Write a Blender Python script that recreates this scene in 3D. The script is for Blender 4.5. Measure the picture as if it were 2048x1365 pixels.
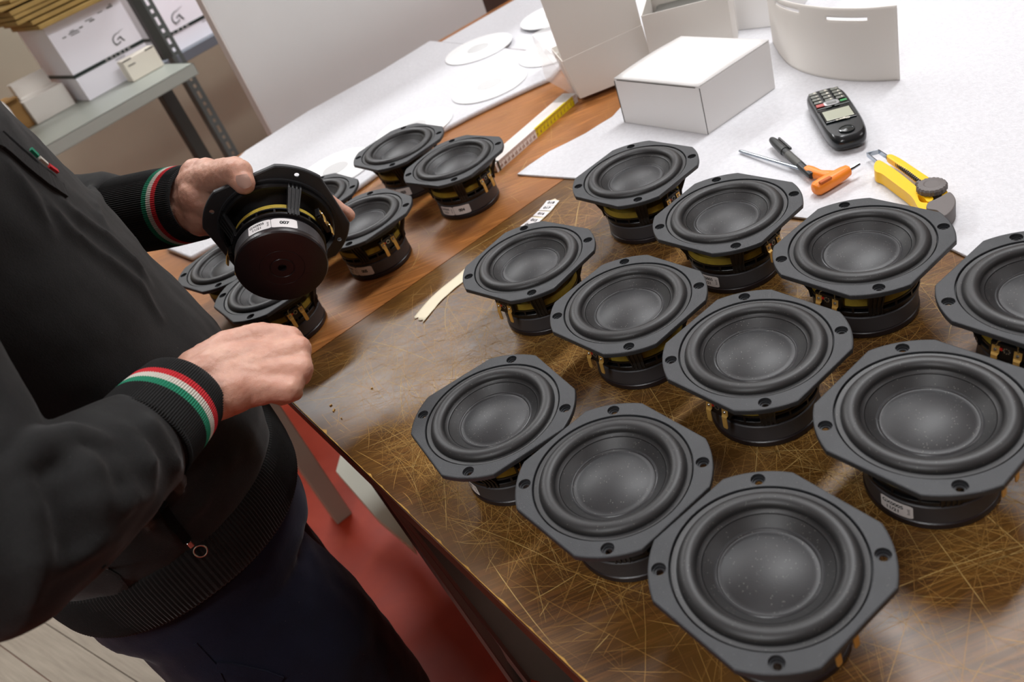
import bpy, bmesh, math, random
import numpy as np
from mathutils import Vector, Matrix, noise
PI = math.pi
for o in list(bpy.data.objects): bpy.data.objects.remove(o)
SC = bpy.context.scene
COL = SC.collection
rnd = random.Random(7)

# ------------------------------------------------------------------ camera
W, H = 2048, 1365
F = 1644.5655; PITCH = 0.6131667; ROLL = -0.3902346
TZ = 0.86                       # table top height
CZ = 1.4007092                  # camera height
S = 0.07                        # screw circle radius of a woofer (m)
DEP = 0.0756                    # woofer depth
cp, sp, cr, sr = math.cos(PITCH), math.sin(PITCH), math.cos(ROLL), math.sin(ROLL)
FW = np.array([0, cp, -sp]); R0 = np.array([1., 0, 0]); U0 = np.array([0, sp, cp])
RT = cr*R0 + sr*U0; UP = -sr*R0 + cr*U0
CAM = np.array([0, 0, CZ])
def ray(x, y): return FW + (x-W/2)/F*RT - (y-H/2)/F*UP
def at(x, y, d): return CAM + d*ray(x, y)                 # point at a depth along the axis
def U(x, y, z=TZ):                                         # point on a horizontal plane
    r = ray(x, y); return CAM + (z-CZ)/r[2]*r
def pj(P):
    d = np.asarray(P, float)-CAM; z = d@FW
    return np.array([W/2+F*(d@RT)/z, H/2-F*(d@UP)/z])
def hgt(base, ypx):                                        # height above base that projects to image row ypx
    lo, hi = 0., 1.5
    for _ in range(40):
        m = (lo+hi)/2
        if pj(base+np.array([0, 0, m]))[1] > ypx: lo = m
        else: hi = m
    return lo
cam = bpy.data.cameras.new('camera'); cam.sensor_width = 36; cam.lens = F/W*36
cam.clip_start = .02; cam.clip_end = 60
cam.dof.use_dof = True; cam.dof.focus_distance = .82; cam.dof.aperture_fstop = 7.5
co = bpy.data.objects.new('camera', cam); COL.objects.link(co)
M = Matrix(((RT[0], UP[0], -FW[0], 0), (RT[1], UP[1], -FW[1], 0), (RT[2], UP[2], -FW[2], CZ), (0, 0, 0, 1)))
co.matrix_world = M
SC.camera = co

# ------------------------------------------------------------------ light
SC.view_settings.view_transform = 'Standard'; SC.view_settings.look = 'None'
SC.view_settings.gamma = 1; SC.view_settings.use_curve_mapping = False
SC.view_settings.exposure = 0.0
wd = bpy.data.worlds.new('world'); SC.world = wd; wd.use_nodes = True
wd.node_tree.nodes['Background'].inputs[0].default_value = (.85, .92, 1, 1)
wd.node_tree.nodes['Background'].inputs[1].default_value = .25
uu = np.array([0.90545894, 0.42443388, 0]); vv = np.array([-uu[1], uu[0], 0])   # table axes
def uv(u, v, z=0): return u*uu + v*vv + np.array([0, 0, z])
LAMPS = [  # (u, v, length, power, axis) ceiling tube fixtures; last three unseen, added for fill
    (1.6, .80, 1.5, 38, 0), (.75, 3.15, 1.5, 50, 0), (2.6, 2.6, 1.5, 30, 0), (-1.2, -.2, 1.5, 30, 0), (2.2, -1.0, 1.5, 12, 0)]
ZC = 2.95
def area(loc, sx, sy, power, rotz, col=(.97, .985, 1)):
    l = bpy.data.lights.new('tube_light', 'AREA'); l.shape = 'RECTANGLE'; l.size = sx; l.size_y = sy
    l.energy = power; l.color = col
    o = bpy.data.objects.new('tube_light', l); COL.objects.link(o); o.location = loc; o.rotation_euler = (0, 0, rotz)
    return o
TH = math.atan2(uu[1], uu[0])
for (a, b, L, p, ax) in LAMPS:
    q = uv(a, b, ZC-.135); area(q, L, .26, p, TH)

# ------------------------------------------------------------------ materials
MATS = {}
def nt(name):
    m = bpy.data.materials.new(name); m.use_nodes = True; t = m.node_tree
    return m, t, t.nodes['Principled BSDF']
def N(t, kind, **kw):
    n = t.nodes.new(kind)
    for k, v in kw.items(): setattr(n, k, v)
    return n
def L_(t, a, b): t.links.new(a, b)
def ramp(t, fac, stops):
    r = N(t, 'ShaderNodeValToRGB'); e = r.color_ramp.elements
    while len(e) < len(stops): e.new(.5)
    for i, (p, c) in enumerate(stops):
        e[i].position = p; e[i].color = (*c, 1) if len(c) == 3 else c
    L_(t, fac, r.inputs[0]); return r.outputs[0]
def noi(t, vec, sc, det=3, rough=.5, dist=0):
    n = N(t, 'ShaderNodeTexNoise'); n.inputs['Scale'].default_value = sc; n.inputs['Detail'].default_value = det
    n.inputs['Roughness'].default_value = rough; n.inputs['Distortion'].default_value = dist
    if vec is not None: L_(t, vec, n.inputs['Vector'])
    return n.outputs['Fac']
def mapping(t, vec, sc=(1, 1, 1), rot=(0, 0, 0), loc=(0, 0, 0)):
    n = N(t, 'ShaderNodeMapping'); n.inputs['Scale'].default_value = sc; n.inputs['Rotation'].default_value = rot
    n.inputs['Location'].default_value = loc; L_(t, vec, n.inputs['Vector']); return n.outputs[0]
def mix(t, fac, a, b, mode='MIX'):
    n = N(t, 'ShaderNodeMix'); n.data_type = 'RGBA'; n.blend_type = mode
    if isinstance(fac, (int, float)): n.inputs[0].default_value = fac
    else: L_(t, fac, n.inputs[0])
    for s, i in ((a, 6), (b, 7)):
        if isinstance(s, tuple): n.inputs[i].default_value = (*s, 1) if len(s) == 3 else s
        else: L_(t, s, n.inputs[i])
    return n.outputs[2]
def math_(t, op, a, b=None, clamp=False):
    n = N(t, 'ShaderNodeMath', operation=op); n.use_clamp = clamp
    for i, s in enumerate((a, b)):
        if s is None: continue
        if isinstance(s, (int, float)): n.inputs[i].default_value = s
        else: L_(t, s, n.inputs[i])
    return n.outputs[0]
def bump(t, b, hsock, strength=.3, dist=.001, prev=None):
    n = N(t, 'ShaderNodeBump'); n.inputs['Strength'].default_value = strength; n.inputs['Distance'].default_value = dist
    L_(t, hsock, n.inputs['Height'])
    if prev is not None: L_(t, prev, n.inputs['Normal'])
    L_(t, n.outputs[0], b.inputs['Normal']); return n.outputs[0]
def mat(name, col, rough=.5, metal=0, spec=.5, bs=0, bstr=.2, bd=.001, var=0, vs=20, sheen=0, coat=0, trans=0, alpha=1, sss=0, emis=None, lo=None):
    if name in MATS: return MATS[name]
    m, t, b = nt(name)
    b.inputs['Base Color'].default_value = (*col, 1); b.inputs['Roughness'].default_value = rough
    b.inputs['Metallic'].default_value = metal; b.inputs['Specular IOR Level'].default_value = spec
    if sheen: b.inputs['Sheen Weight'].default_value = sheen; b.inputs['Sheen Roughness'].default_value = .5
    if coat: b.inputs['Coat Weight'].default_value = coat; b.inputs['Coat Roughness'].default_value = .15
    if trans: b.inputs['Transmission Weight'].default_value = trans
    if alpha < 1: b.inputs['Alpha'].default_value = alpha
    if sss:
        b.inputs['Subsurface Weight'].default_value = sss; b.inputs['Subsurface Radius'].default_value = (.012, .004, .002)
        b.inputs['Subsurface Scale'].default_value = 1
    if emis: b.inputs['Emission Color'].default_value = (*emis[0], 1); b.inputs['Emission Strength'].default_value = emis[1]
    tc = N(t, 'ShaderNodeTexCoord').outputs['Object']
    if var:
        n = noi(t, tc, vs, 4, .6); c2 = tuple(max(0, min(1, c*(1-var))) for c in col); c3 = tuple(min(1, c*(1+var)) for c in col)
        L_(t, ramp(t, n, [(.3, c2), (.7, c3)]), b.inputs['Base Color'])
    if bs: bump(t, b, noi(t, tc, bs, 2), bstr, bd)
    MATS[name] = m; return m
def g(r, g_, b): # srgb 0-255 -> linear
    f = lambda c: (c/255/12.92) if c/255 <= .04045 else ((c/255+.055)/1.055)**2.4
    return (f(r), f(g_), f(b))

def specked(name, col, rough, bs, bstr, speck=.5, sc=900, thr=.035):
    m, t, b = nt(name); tc = N(t, 'ShaderNodeTexCoord').outputs['Object']
    oi = N(t, 'ShaderNodeObjectInfo').outputs['Random']
    off = N(t, 'ShaderNodeVectorMath', operation='ADD'); L_(t, tc, off.inputs[0])
    cx = N(t, 'ShaderNodeCombineXYZ'); L_(t, oi, cx.inputs[0]); L_(t, oi, cx.inputs[1]); L_(t, cx.outputs[0], off.inputs[1])
    v = N(t, 'ShaderNodeTexVoronoi'); v.inputs['Scale'].default_value = sc; L_(t, off.outputs[0], v.inputs['Vector'])
    f = math_(t, 'LESS_THAN', v.outputs['Distance'], thr*4)
    sel = math_(t, 'GREATER_THAN', N_sep(t, v.outputs['Color']), 1-speck*.16)
    f = math_(t, 'MULTIPLY', f, sel)
    n2 = noi(t, tc, 40, 3)
    base = ramp(t, n2, [(.3, tuple(c*.86 for c in col)), (.7, tuple(c*1.14 for c in col))])
    L_(t, mix(t, f, base, g(190, 188, 178)), b.inputs['Base Color'])
    b.inputs['Roughness'].default_value = rough; b.inputs['Specular IOR Level'].default_value = .5
    bump(t, b, noi(t, tc, bs, 2), bstr, .0006)
    MATS[name] = m; return m
def N_sep(t, c):
    s = N(t, 'ShaderNodeSeparateColor'); L_(t, c, s.inputs[0]); return s.outputs[0]

def wood_top(name, dark, mid, light, patch, rough=.32):
    m, t, b = nt(name); tc = N(t, 'ShaderNodeTexCoord').outputs['Object']
    p1 = mapping(t, tc, (2.2, 6, 1), (0, 0, .5))
    n1 = noi(t, p1, 2.6, 5, .6, .6)
    n2 = noi(t, mapping(t, tc, (1, 1, 1), loc=(3, 1, 0)), 7.5, 5, .6, .4)
    n3 = noi(t, mapping(t, tc, (6, 40, 1), (0, 0, .5)), 14, 4, .6)
    c = ramp(t, n1, [(.32, dark), (.5, mid), (.68, light)])
    c = mix(t, ramp(t, n2, [(.42, (0, 0, 0)), (.62, (1, 1, 1))]), c, patch)
    c = mix(t, math_(t, 'MULTIPLY', n3, .22), c, dark)
    n4 = noi(t, tc, 900, 2, .7)
    c = mix(t, ramp(t, n4, [(.45, (0, 0, 0)), (.75, (.5, .5, .5))]), c, patch)
    # fine hairline scratches worn into the finish
    for i, (ang, sx, sy, th, col) in enumerate(((.35, 3.5, 150, .045, light), (1.25, 4, 190, .04, patch), (2.1, 3, 160, .045, light), (2.75, 5, 210, .04, patch))):
        mp = mapping(t, tc, (sx, sy, 1), (0, 0, ang), (i*3.3, i*1.7, 0))
        v = N(t, 'ShaderNodeTexVoronoi'); v.feature = 'DISTANCE_TO_EDGE'; v.inputs['Scale'].default_value = 1.0; L_(t, mp, v.inputs['Vector'])
        f = math_(t, 'LESS_THAN', v.outputs['Distance'], th)
        msk = ramp(t, noi(t, mapping(t, tc, (1, 1, 1), loc=(i*5, 2, 0)), 6, 3), [(.48, (0, 0, 0)), (.6, (.55, .55, .55))])
        f = math_(t, 'MULTIPLY', f, msk)
        c = mix(t, f, c, tuple(min(1, x*1.5) for x in col))
    L_(t, c, b.inputs['Base Color'])
    L_(t, math_(t, 'ADD', math_(t, 'MULTIPLY', noi(t, tc, 14, 4), .25), rough-.1), b.inputs['Roughness'])
    b.inputs['Specular IOR Level'].default_value = .5
    bump(t, b, n4, .12, .0004)
    MATS[name] = m; return m

M_PLATE = specked('black_cast_plastic', g(47, 49, 52), .5, 1500, .45, .25, 1300)
M_SUR = specked('black_rubber', g(36, 36, 37), .46, 900, .05, .5, 900)
M_CONE = specked('black_cone_paper', g(37, 37, 38), .47, 1200, .12, .9, 800)
M_CAP = specked('black_dust_cap', g(35, 35, 37), .45, 1200, .12, 1.0, 800)
M_GLINT = mat('glossy_glint', g(58, 58, 60), .28)
M_BASK = mat('black_basket_plastic', g(18, 18, 20), .35, bs=600, bstr=.1)
M_MOTOR = mat('black_magnet_coating', g(62, 60, 63), .48, bs=300, bstr=.06)
M_GLOSS = mat('gloss_black_steel', g(24, 22, 24), .16)
M_BACK = mat('magnet_back_cover', g(34, 26, 28), .34, bs=700, bstr=.08)
M_HOLE = mat('dark_recess', g(10, 10, 10), .8)
M_SPID = mat('yellow_spider_cloth', g(172, 148, 48), .7, bs=900, bstr=.4, var=.2, vs=60)
M_GOLD = mat('gold_plated_terminal', g(232, 188, 104), .36, metal=.5)
M_RED = mat('red_marking', g(200, 40, 30), .5)
M_SOLD = mat('solder_silver', g(200, 200, 195), .25, metal=.9)
M_LBL = mat('white_paper_label', g(238, 234, 234), .5)
M_INK = mat('black_ink', g(30, 30, 32), .6)
M_WHITE = mat('white_card', g(236, 234, 232), .45, bs=250, bstr=.03)
M_CARDG = mat('grey_white_card', g(226, 221, 214), .6, bs=250, bstr=.05)
M_KRAFT = mat('brown_cardboard', g(150, 112, 62), .75, var=.1)
M_OCHRE = mat('ochre_cardboard', g(176, 146, 84), .75, var=.15, vs=12)
M_EDGE = mat('dark_slot', g(70, 66, 60), .8)

# ------------------------------------------------------------------ mesh helpers
class MB:
    def __init__(s): s.v = []; s.f = []; s.m = []; s.sm = []
    def add(s, verts, faces, mi=0, smooth=True):
        k = len(s.v); s.v += [tuple(map(float, p)) for p in verts]
        for fc in faces: s.f.append(tuple(i+k for i in fc)); s.m.append(mi); s.sm.append(smooth)
        return s
    def box(s, c, d, rot=None, mi=0, bev=0):
        c = np.array(c, float); hx, hy, hz = [x/2 for x in d]
        if bev > 0:
            bm = bmesh.new(); bmesh.ops.create_cube(bm, size=1)
            for v in bm.verts: v.co = Vector((v.co.x*2*hx, v.co.y*2*hy, v.co.z*2*hz))
            bmesh.ops.bevel(bm, geom=bm.edges[:], offset=bev, segments=2, affect='EDGES', profile=.5)
            P = np.array([v.co[:] for v in bm.verts]); fs = [[v.index for v in f.verts] for f in bm.faces]; bm.free()
        else:
            P = np.array([(x*hx, y*hy, z*hz) for x in (-1, 1) for y in (-1, 1) for z in (-1, 1)])
            fs = [(0, 1, 3, 2), (4, 6, 7, 5), (0, 4, 5, 1), (2, 3, 7, 6), (0, 2, 6, 4), (1, 5, 7, 3)]
        if rot is not None: P = P@np.array(rot).T
        return s.add(P+c, fs, mi, False)
    def lathe(s, prof, n=96, mi=0, c=(0, 0, 0), closed=False, rot=None, smooth=True):
        V = []
        for (r, z) in prof:
            for i in range(n): a = 2*PI*i/n; V.append((r*math.cos(a), r*math.sin(a), z))
        fs = []; m = len(prof)
        for j in range(m-1 if not closed else m):
            j2 = (j+1) % m
            for i in range(n):
                i2 = (i+1) % n; fs.append((j*n+i, j*n+i2, j2*n+i2, j2*n+i))
        V = np.array(V)
        if rot is not None: V = V@np.array(rot).T
        return s.add(V+np.array(c), fs, mi, smooth)
    def loft(s, rings, mi=0, cap=True, closed=True, smooth=True, mis=None):
        n = len(rings[0]); V = [p for r in rings for p in r]; fs = []; ms = []
        for j in range(len(rings)-1):
            for i in range(n if closed else n-1):
                i2 = (i+1) % n; fs.append((j*n+i, j*n+i2, (j+1)*n+i2, (j+1)*n+i)); ms.append(mis[j] if mis else mi)
        k = len(s.v); s.v += [tuple(map(float, p)) for p in V]
        for fc, m_ in zip(fs, ms): s.f.append(tuple(i+k for i in fc)); s.m.append(m_); s.sm.append(smooth)
        if cap:
            s.f.append(tuple(k+i for i in reversed(range(n)))); s.m.append(ms[0]); s.sm.append(False)
            s.f.append(tuple(k+(len(rings)-1)*n+i for i in range(n))); s.m.append(ms[-1]); s.sm.append(False)
        return s
    def tube(s, pts, r, n=12, mi=0, cap=True):
        pts = [np.array(p, float) for p in pts]; rs = r if isinstance(r, (list, tuple)) else [r]*len(pts)
        rings = []; ref = None
        for i, p in enumerate(pts):
            d = pts[min(i+1, len(pts)-1)]-pts[max(i-1, 0)]; d = d/np.linalg.norm(d)
            if ref is None: ref = np.array([0, 0, 1.]) if abs(d[2]) < .9 else np.array([1., 0, 0])
            a = np.cross(d, ref); a /= np.linalg.norm(a); b = np.cross(a, d); ref = b
            rings.append([p+rs[i]*(math.cos(2*PI*k/n)*a+math.sin(2*PI*k/n)*b) for k in range(n)])
        return s.loft(rings, mi, cap)
    def prism(s, poly, z0, z1, mi=0, smooth=False):
        n = len(poly); V = [(x, y, z0) for x, y in poly]+[(x, y, z1) for x, y in poly]
        fs = [tuple(reversed(range(n))), tuple(range(n, 2*n))]+[(i, (i+1) % n, n+(i+1) % n, n+i) for i in range(n)]
        return s.add(V, fs, mi, smooth)
    def quad3(s, a, b, c, d, th, mi=0):      # thin panel with thickness
        P = [np.array(x, float) for x in (a, b, c, d)]; nn = np.cross(P[1]-P[0], P[3]-P[0]); nn /= np.linalg.norm(nn)
        V = [p-nn*th/2 for p in P]+[p+nn*th/2 for p in P]
        return s.add(V, [(3, 2, 1, 0), (4, 5, 6, 7), (0, 1, 5, 4), (1, 2, 6, 5), (2, 3, 7, 6), (3, 0, 4, 7)], mi, False)
    def mesh(s, name, mats, fix=True):
        me = bpy.data.meshes.new(name); me.from_pydata(s.v, [], s.f)
        for m_ in (mats if isinstance(mats, (list, tuple)) else [mats]): me.materials.append(m_)
        me.polygons.foreach_set('material_index', s.m); me.polygons.foreach_set('use_smooth', s.sm)
        if fix:
            bm = bmesh.new(); bm.from_mesh(me); bmesh.ops.recalc_face_normals(bm, faces=bm.faces); bm.to_mesh(me); bm.free()
        if len(s.f) < 30000:
            bm = bmesh.new(); bm.from_mesh(me)
            for e in bm.edges:
                if len(e.link_faces) == 2 and e.calc_face_angle(0) > .62: e.smooth = False
            bm.to_mesh(me); bm.free()
        me.update(); return me
    def obj(s, name, mats, parent=None, fix=True):
        o = bpy.data.objects.new(name, s.mesh(name, mats, fix)); COL.objects.link(o)
        if parent is not None: o.parent = parent
        return o
def bevel_obj(o, w=.001, seg=2):
    m = o.modifiers.new('b', 'BEVEL'); m.width = w; m.segments = seg; m.limit_method = 'ANGLE'; m.angle_limit = .6
    bake(o); return o
def bake(o):
    bpy.context.view_layer.update()
    dg = bpy.context.evaluated_depsgraph_get(); me = bpy.data.meshes.new_from_object(o.evaluated_get(dg))
    o.modifiers.clear(); o.data = me; return o
def tag(o, label=None, cat=None, group=None, kind=None):
    if label: o['label'] = label
    if cat: o['category'] = cat
    if group: o['group'] = group
    if kind: o['kind'] = kind
    return o
def thing(name, label, cat, loc=(0, 0, 0), rotz=0, group=None):
    o = bpy.data.objects.new(name, None); COL.objects.link(o); o.location = loc; o.rotation_euler = (0, 0, rotz)
    o.empty_display_size = .05
    return tag(o, label, cat, group)
def copy_tree(o, parent=None):
    c = o.copy(); COL.objects.link(c)
    if parent is not None: c.parent = parent
    for ch in o.children: copy_tree(ch, c)
    return c
def rotm(ax, a):
    return np.array(Matrix.Rotation(a, 3, ax))
def text_mesh(txt, size, ext=.0001, bold=0, align='CENTER', space=1.0):
    c = bpy.data.curves.new('printed_text', 'FONT'); c.body = txt; c.size = size; c.extrude = ext; c.align_x = align; c.align_y = 'CENTER'
    c.offset = bold; c.space_character = space
    o = bpy.data.objects.new('printed_text', c); COL.objects.link(o); bpy.context.view_layer.update()
    me = bpy.data.meshes.new_from_object(o.evaluated_get(bpy.context.evaluated_depsgraph_get()))
    bpy.data.objects.remove(o); bpy.data.curves.remove(c)
    V = np.array([v.co[:] for v in me.vertices]); Fs = [tuple(p.vertices) for p in me.polygons]
    bpy.data.meshes.remove(me); return V, Fs
def text_on(mb, txt, size, origin, ex, ey, mi=0, bold=0, sx=1.0, space=1.0, lift=.0002, ext=.0001):
    V, Fs = text_mesh(txt, size, ext, bold, space=space)
    ex = np.array(ex, float); ey = np.array(ey, float); ex /= np.linalg.norm(ex); ey /= np.linalg.norm(ey); ez = np.cross(ex, ey)
    P = np.array(origin)+V[:, :1]*sx*ex+V[:, 1:2]*ey+(V[:, 2:3]+lift)*ez
    mb.add(P, Fs, mi, False)

# ------------------------------------------------------------------ room
SA = math.radians(35.609); E1 = np.array([math.cos(SA), math.sin(SA), 0]); E2 = np.array([-E1[1], E1[0], 0])
def en(e, n, z=0): return e*E1+n*E2+np.array([0, 0, z])
ER = [E1.tolist(), E2.tolist(), [0, 0, 1]]; EROT = np.array(ER).T
E_0, E_1, N_0, N_1 = -2.2, 4.6, -2.9, 3.95
def wallmat(name, col):
    m, t, b = nt(name); tc = N(t, 'ShaderNodeTexCoord').outputs['Object']
    n = noi(t, tc, 2.5, 4, .55)
    L_(t, ramp(t, n, [(.3, tuple(c*.93 for c in col)), (.7, tuple(c*1.05 for c in col))]), b.inputs['Base Color'])
    b.inputs['Roughness'].default_value = .85; bump(t, b, noi(t, tc, 180, 3), .25, .001)
    return m
M_WALL = wallmat('cream_plaster', g(150, 142, 124)); M_CEIL = wallmat('white_ceiling', g(225, 223, 218))
def floormat():
    m, t, b = nt('red_painted_concrete'); tc = N(t, 'ShaderNodeTexCoord').outputs['Object']
    n = noi(t, tc, 5, 6, .6, .4); c = ramp(t, n, [(.3, g(156, 46, 24)), (.55, g(174, 58, 34)), (.75, g(186, 76, 50))])
    n2 = noi(t, mapping(t, tc, (1, 1, 1), loc=(5, 5, 0)), 60, 4, .7)
    c = mix(t, ramp(t, n2, [(.68, (0, 0, 0)), (.8, (.6, .6, .6))]), c, g(196, 140, 122))
    L_(t, c, b.inputs['Base Color'])
    L_(t, ramp(t, n, [(.3, (.36, .36, .36)), (.7, (.56, .56, .56))]), b.inputs['Roughness']); b.inputs['Specular IOR Level'].default_value = .35
    bump(t, b, noi(t, tc, 90, 4), .15, .001); return m
def struct(name, c, d, m, rot=EROT):
    o = MB().box(c, d, rot).obj(name, m); o['kind'] = 'structure'; return o
ce, cn = (E_0+E_1)/2, (N_0+N_1)/2; we, wn = E_1-E_0, N_1-N_0
struct('floor', en(ce, cn, -.05), (we+.4, wn+.4, .1), floormat())
struct('ceiling', en(ce, cn, ZC+.05), (we+.4, wn+.4, .1), M_CEIL)
struct('wall_back', en(ce, N_1+.1, ZC/2), (we+.4, .2, ZC), M_WALL)
struct('wall_front', en(ce, N_0-.1, ZC/2), (we+.4, .2, ZC), M_WALL)
struct('wall_left', en(E_0-.1, cn, ZC/2), (.2, wn, ZC), M_WALL)
struct('wall_right', en(E_1+.1, cn, ZC/2), (.2, wn, ZC), M_WALL)

M_LAMP = mat('white_lamp_steel', g(235, 235, 232), .4)
M_TUBE = mat('lit_tube', (1, 1, 1), .3, emis=((1, 1, 1), 6))
for i, (a, b_, L, p, ax) in enumerate(LAMPS):
    t = thing('ceiling_light', ['white twin-tube ceiling light above the right half of the work table', 'white twin-tube ceiling light beyond the far end of the table',
        'white twin-tube fill light added near the back right of the room', 'white twin-tube fill light added over the person on the left', 'white twin-tube fill light added behind the camera on the right'][i],
        'ceiling light', uv(a, b_, ZC), TH, 'twin-tube lights on the ceiling')
    MB().box((0, 0, -.03), (L+.04, .22, .06), bev=.004).obj('housing', M_LAMP, t)
    for s_ in (-.06, .06):
        MB().tube([(-L/2, s_, -.085), (L/2, s_, -.085)], .013, 12).obj('tube', M_TUBE, t)
    for s_ in (-1, 1): MB().box((s_*(L/2+.005), 0, -.085), (.02, .18, .05), bev=.003).obj('tube_holder', M_LAMP, t)
#--SPLIT1--
# ------------------------------------------------------------------ work tables
M_TOPD = wood_top('worn_dark_wood_laminate', g(56, 34, 16), g(82, 52, 24), g(104, 68, 32), g(110, 76, 32), .33)
M_TOPO = wood_top('worn_orange_wood_laminate', g(110, 66, 32), g(140, 86, 42), g(164, 106, 56), g(158, 102, 52), .34)
M_RAW = mat('raw_wood_chips', g(196, 150, 72), .7, var=.2, vs=150)
M_TEDGE = mat('reddish_brown_edge_band', g(84, 44, 30), .45, var=.25, vs=30)
M_SCR = [mat('scratch_pale', g(220, 186, 116), .55), mat('scratch_gold', g(196, 152, 82), .5), mat('scratch_faint', g(160, 118, 60), .45)]
M_LEG = mat('grey_painted_steel', g(166, 158, 144), .42, bs=400, bstr=.06)
M_RAIL = mat('brown_painted_steel', g(104, 90, 80), .45)
M_LEGL = mat('pale_grey_steel', g(204, 204, 188), .5)
UN = .1045; SEAM = .928; VF = 1.815; UF = 1.62; VN = -.75
def scratches(mb, u0, u1, v0, v1, n, seed, spots, mis):
    r = random.Random(seed)
    for k in range(n):
        if r.random() < .62 and spots:
            a, b, s = r.choice(spots); cu, cv = r.gauss(a, s), r.gauss(b, s)
        else: cu, cv = r.uniform(u0, u1), r.uniform(v0, v1)
        L = min(.42, r.expovariate(1/.062)+.012)
        ang = r.choice((r.gauss(.45, .5), r.gauss(1.7, .45), r.uniform(0, PI), r.gauss(2.5, .3)))
        w = r.choice((.00007, .00009, .00012, .00016, .00024)); cur = r.gauss(0, .12)
        pts = []
        for i in range(5):
            s_ = (i/4-.5); a_ = ang+cur*s_
            pts.append((cu+s_*L*math.cos(a_), cv+s_*L*math.sin(a_), a_))
        if any(not (u0 < p[0] < u1 and v0 < p[1] < v1) for p in pts): continue
        V = []
        for i, (x, y, a_) in enumerate(pts):
            ww = w*(.25 if i in (0, 4) else 1); nx, ny = -math.sin(a_)*ww, math.cos(a_)*ww
            for sg in (1, -1):
                q = uv(x+sg*nx, y+sg*ny, TZ+.00008); V.append(q)
        mi = r.choices(mis, (1, 3, 4))[0]
        mb.add(V, [(2*i, 2*i+1, 2*i+3, 2*i+2) for i in range(4)], mi, False)
TB = EROTU = np.array([uu, vv, [0, 0, 1]]).T
def work_table(u0, u1, v0, v1, mtop, label, nscr, seed, spots):
    c = uv((u0+u1)/2, (v0+v1)/2, 0)
    t = thing('work_table', label, 'table', c)
    mb = MB().box(uv((u0+u1)/2, (v0+v1)/2, TZ-.0125), (u1-u0, v1-v0, .025), TB)
    r = random.Random(seed+5)
    scratches(mb, u0+.002, u1-.002, v0+.002, v1-.002, nscr, seed, spots, (1, 2, 3))
    # chipped pale strip along the worn front edge
    nseg = 260; V = []; 
    for i in range(nseg+1):
        v = v0+(v1-v0)*i/nseg; w = .0004+.0022*max(0, noise.noise(Vector((v*38, seed, 0))))+.004*max(0, noise.noise(Vector((v*90, 3, seed))))**2*3
        V += [uv(u0-.0001, v, TZ+.0001), uv(u0+w, v, TZ+.0001), uv(u0-.0001, v, TZ-.0016)]
    fs = []
    for i in range(nseg): a = 3*i; fs += [(a, a+1, a+4, a+3), (a+2, a, a+3, a+5)]
    mb.add(V, fs, 4, False)
    # edge band
    mb.box(uv(u0-.0006, (v0+v1)/2, TZ-.0135), (.001, v1-v0, .022), TB, 5)
    o = mb.obj('tabletop', [mtop]+M_SCR+[M_RAW, M_TEDGE], t, fix=False)
    o.matrix_parent_inverse = Matrix.Translation(-Vector(c))
    return t
def under(mb, t, name, m):
    o = mb.obj(name, m, t); o.matrix_parent_inverse = Matrix.Translation(-Vector(t.location)); return o
sp1 = [(.35, .35, .12), (.3, .65, .08), (.22, .78, .09), (.5, .62, .1), (.2, .5, .08), (.4, .25, .08), (.55, .45, .07), (.2, .62, .05), (.45, .82, .1)]
tR = work_table(UN, UF, VN, SEAM-.0008, M_TOPD, 'dark brown wooden work table with a heavily scratched top carrying the unlabelled speakers', 11000, 3, sp1)
tL = work_table(UN, UF, SEAM+.0008, VF, M_TOPO, 'orange brown wooden work table joined behind the dark one, carrying the numbered speakers', 1500, 9, [(.3, 1.1, .12), (.5, 1.15, .1)])
for t, us, vs in ((tR, (UN+.07, UF-.06), (SEAM-.08, VN+.06)), (tL, (.15, UF-.06), (1.66, SEAM+.07))):
    for a in us:
        for b_ in vs:
            if t is tR and a < .3 and b_ > .5: continue
            if t is tL and a < .3 and b_ < 1.2: continue
            under(MB().box(uv(a, b_, (TZ-.025)/2), (.045, .045, TZ-.025), TB, bev=.003), t, 'leg', M_LEG)
    (a0, a1), (b1, b0) = us, vs
    for b_ in (b0, b1): under(MB().box(uv((a0+a1)/2, b_, TZ-.05), (a1-a0-.045, .03, .05), TB), t, 'apron_rail', M_LEG)
    under(MB().box(uv(a1, (b0+b1)/2, TZ-.05), (.03, abs(b1-b0)-.045, .05), TB), t, 'apron_rail', M_LEG)
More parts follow.
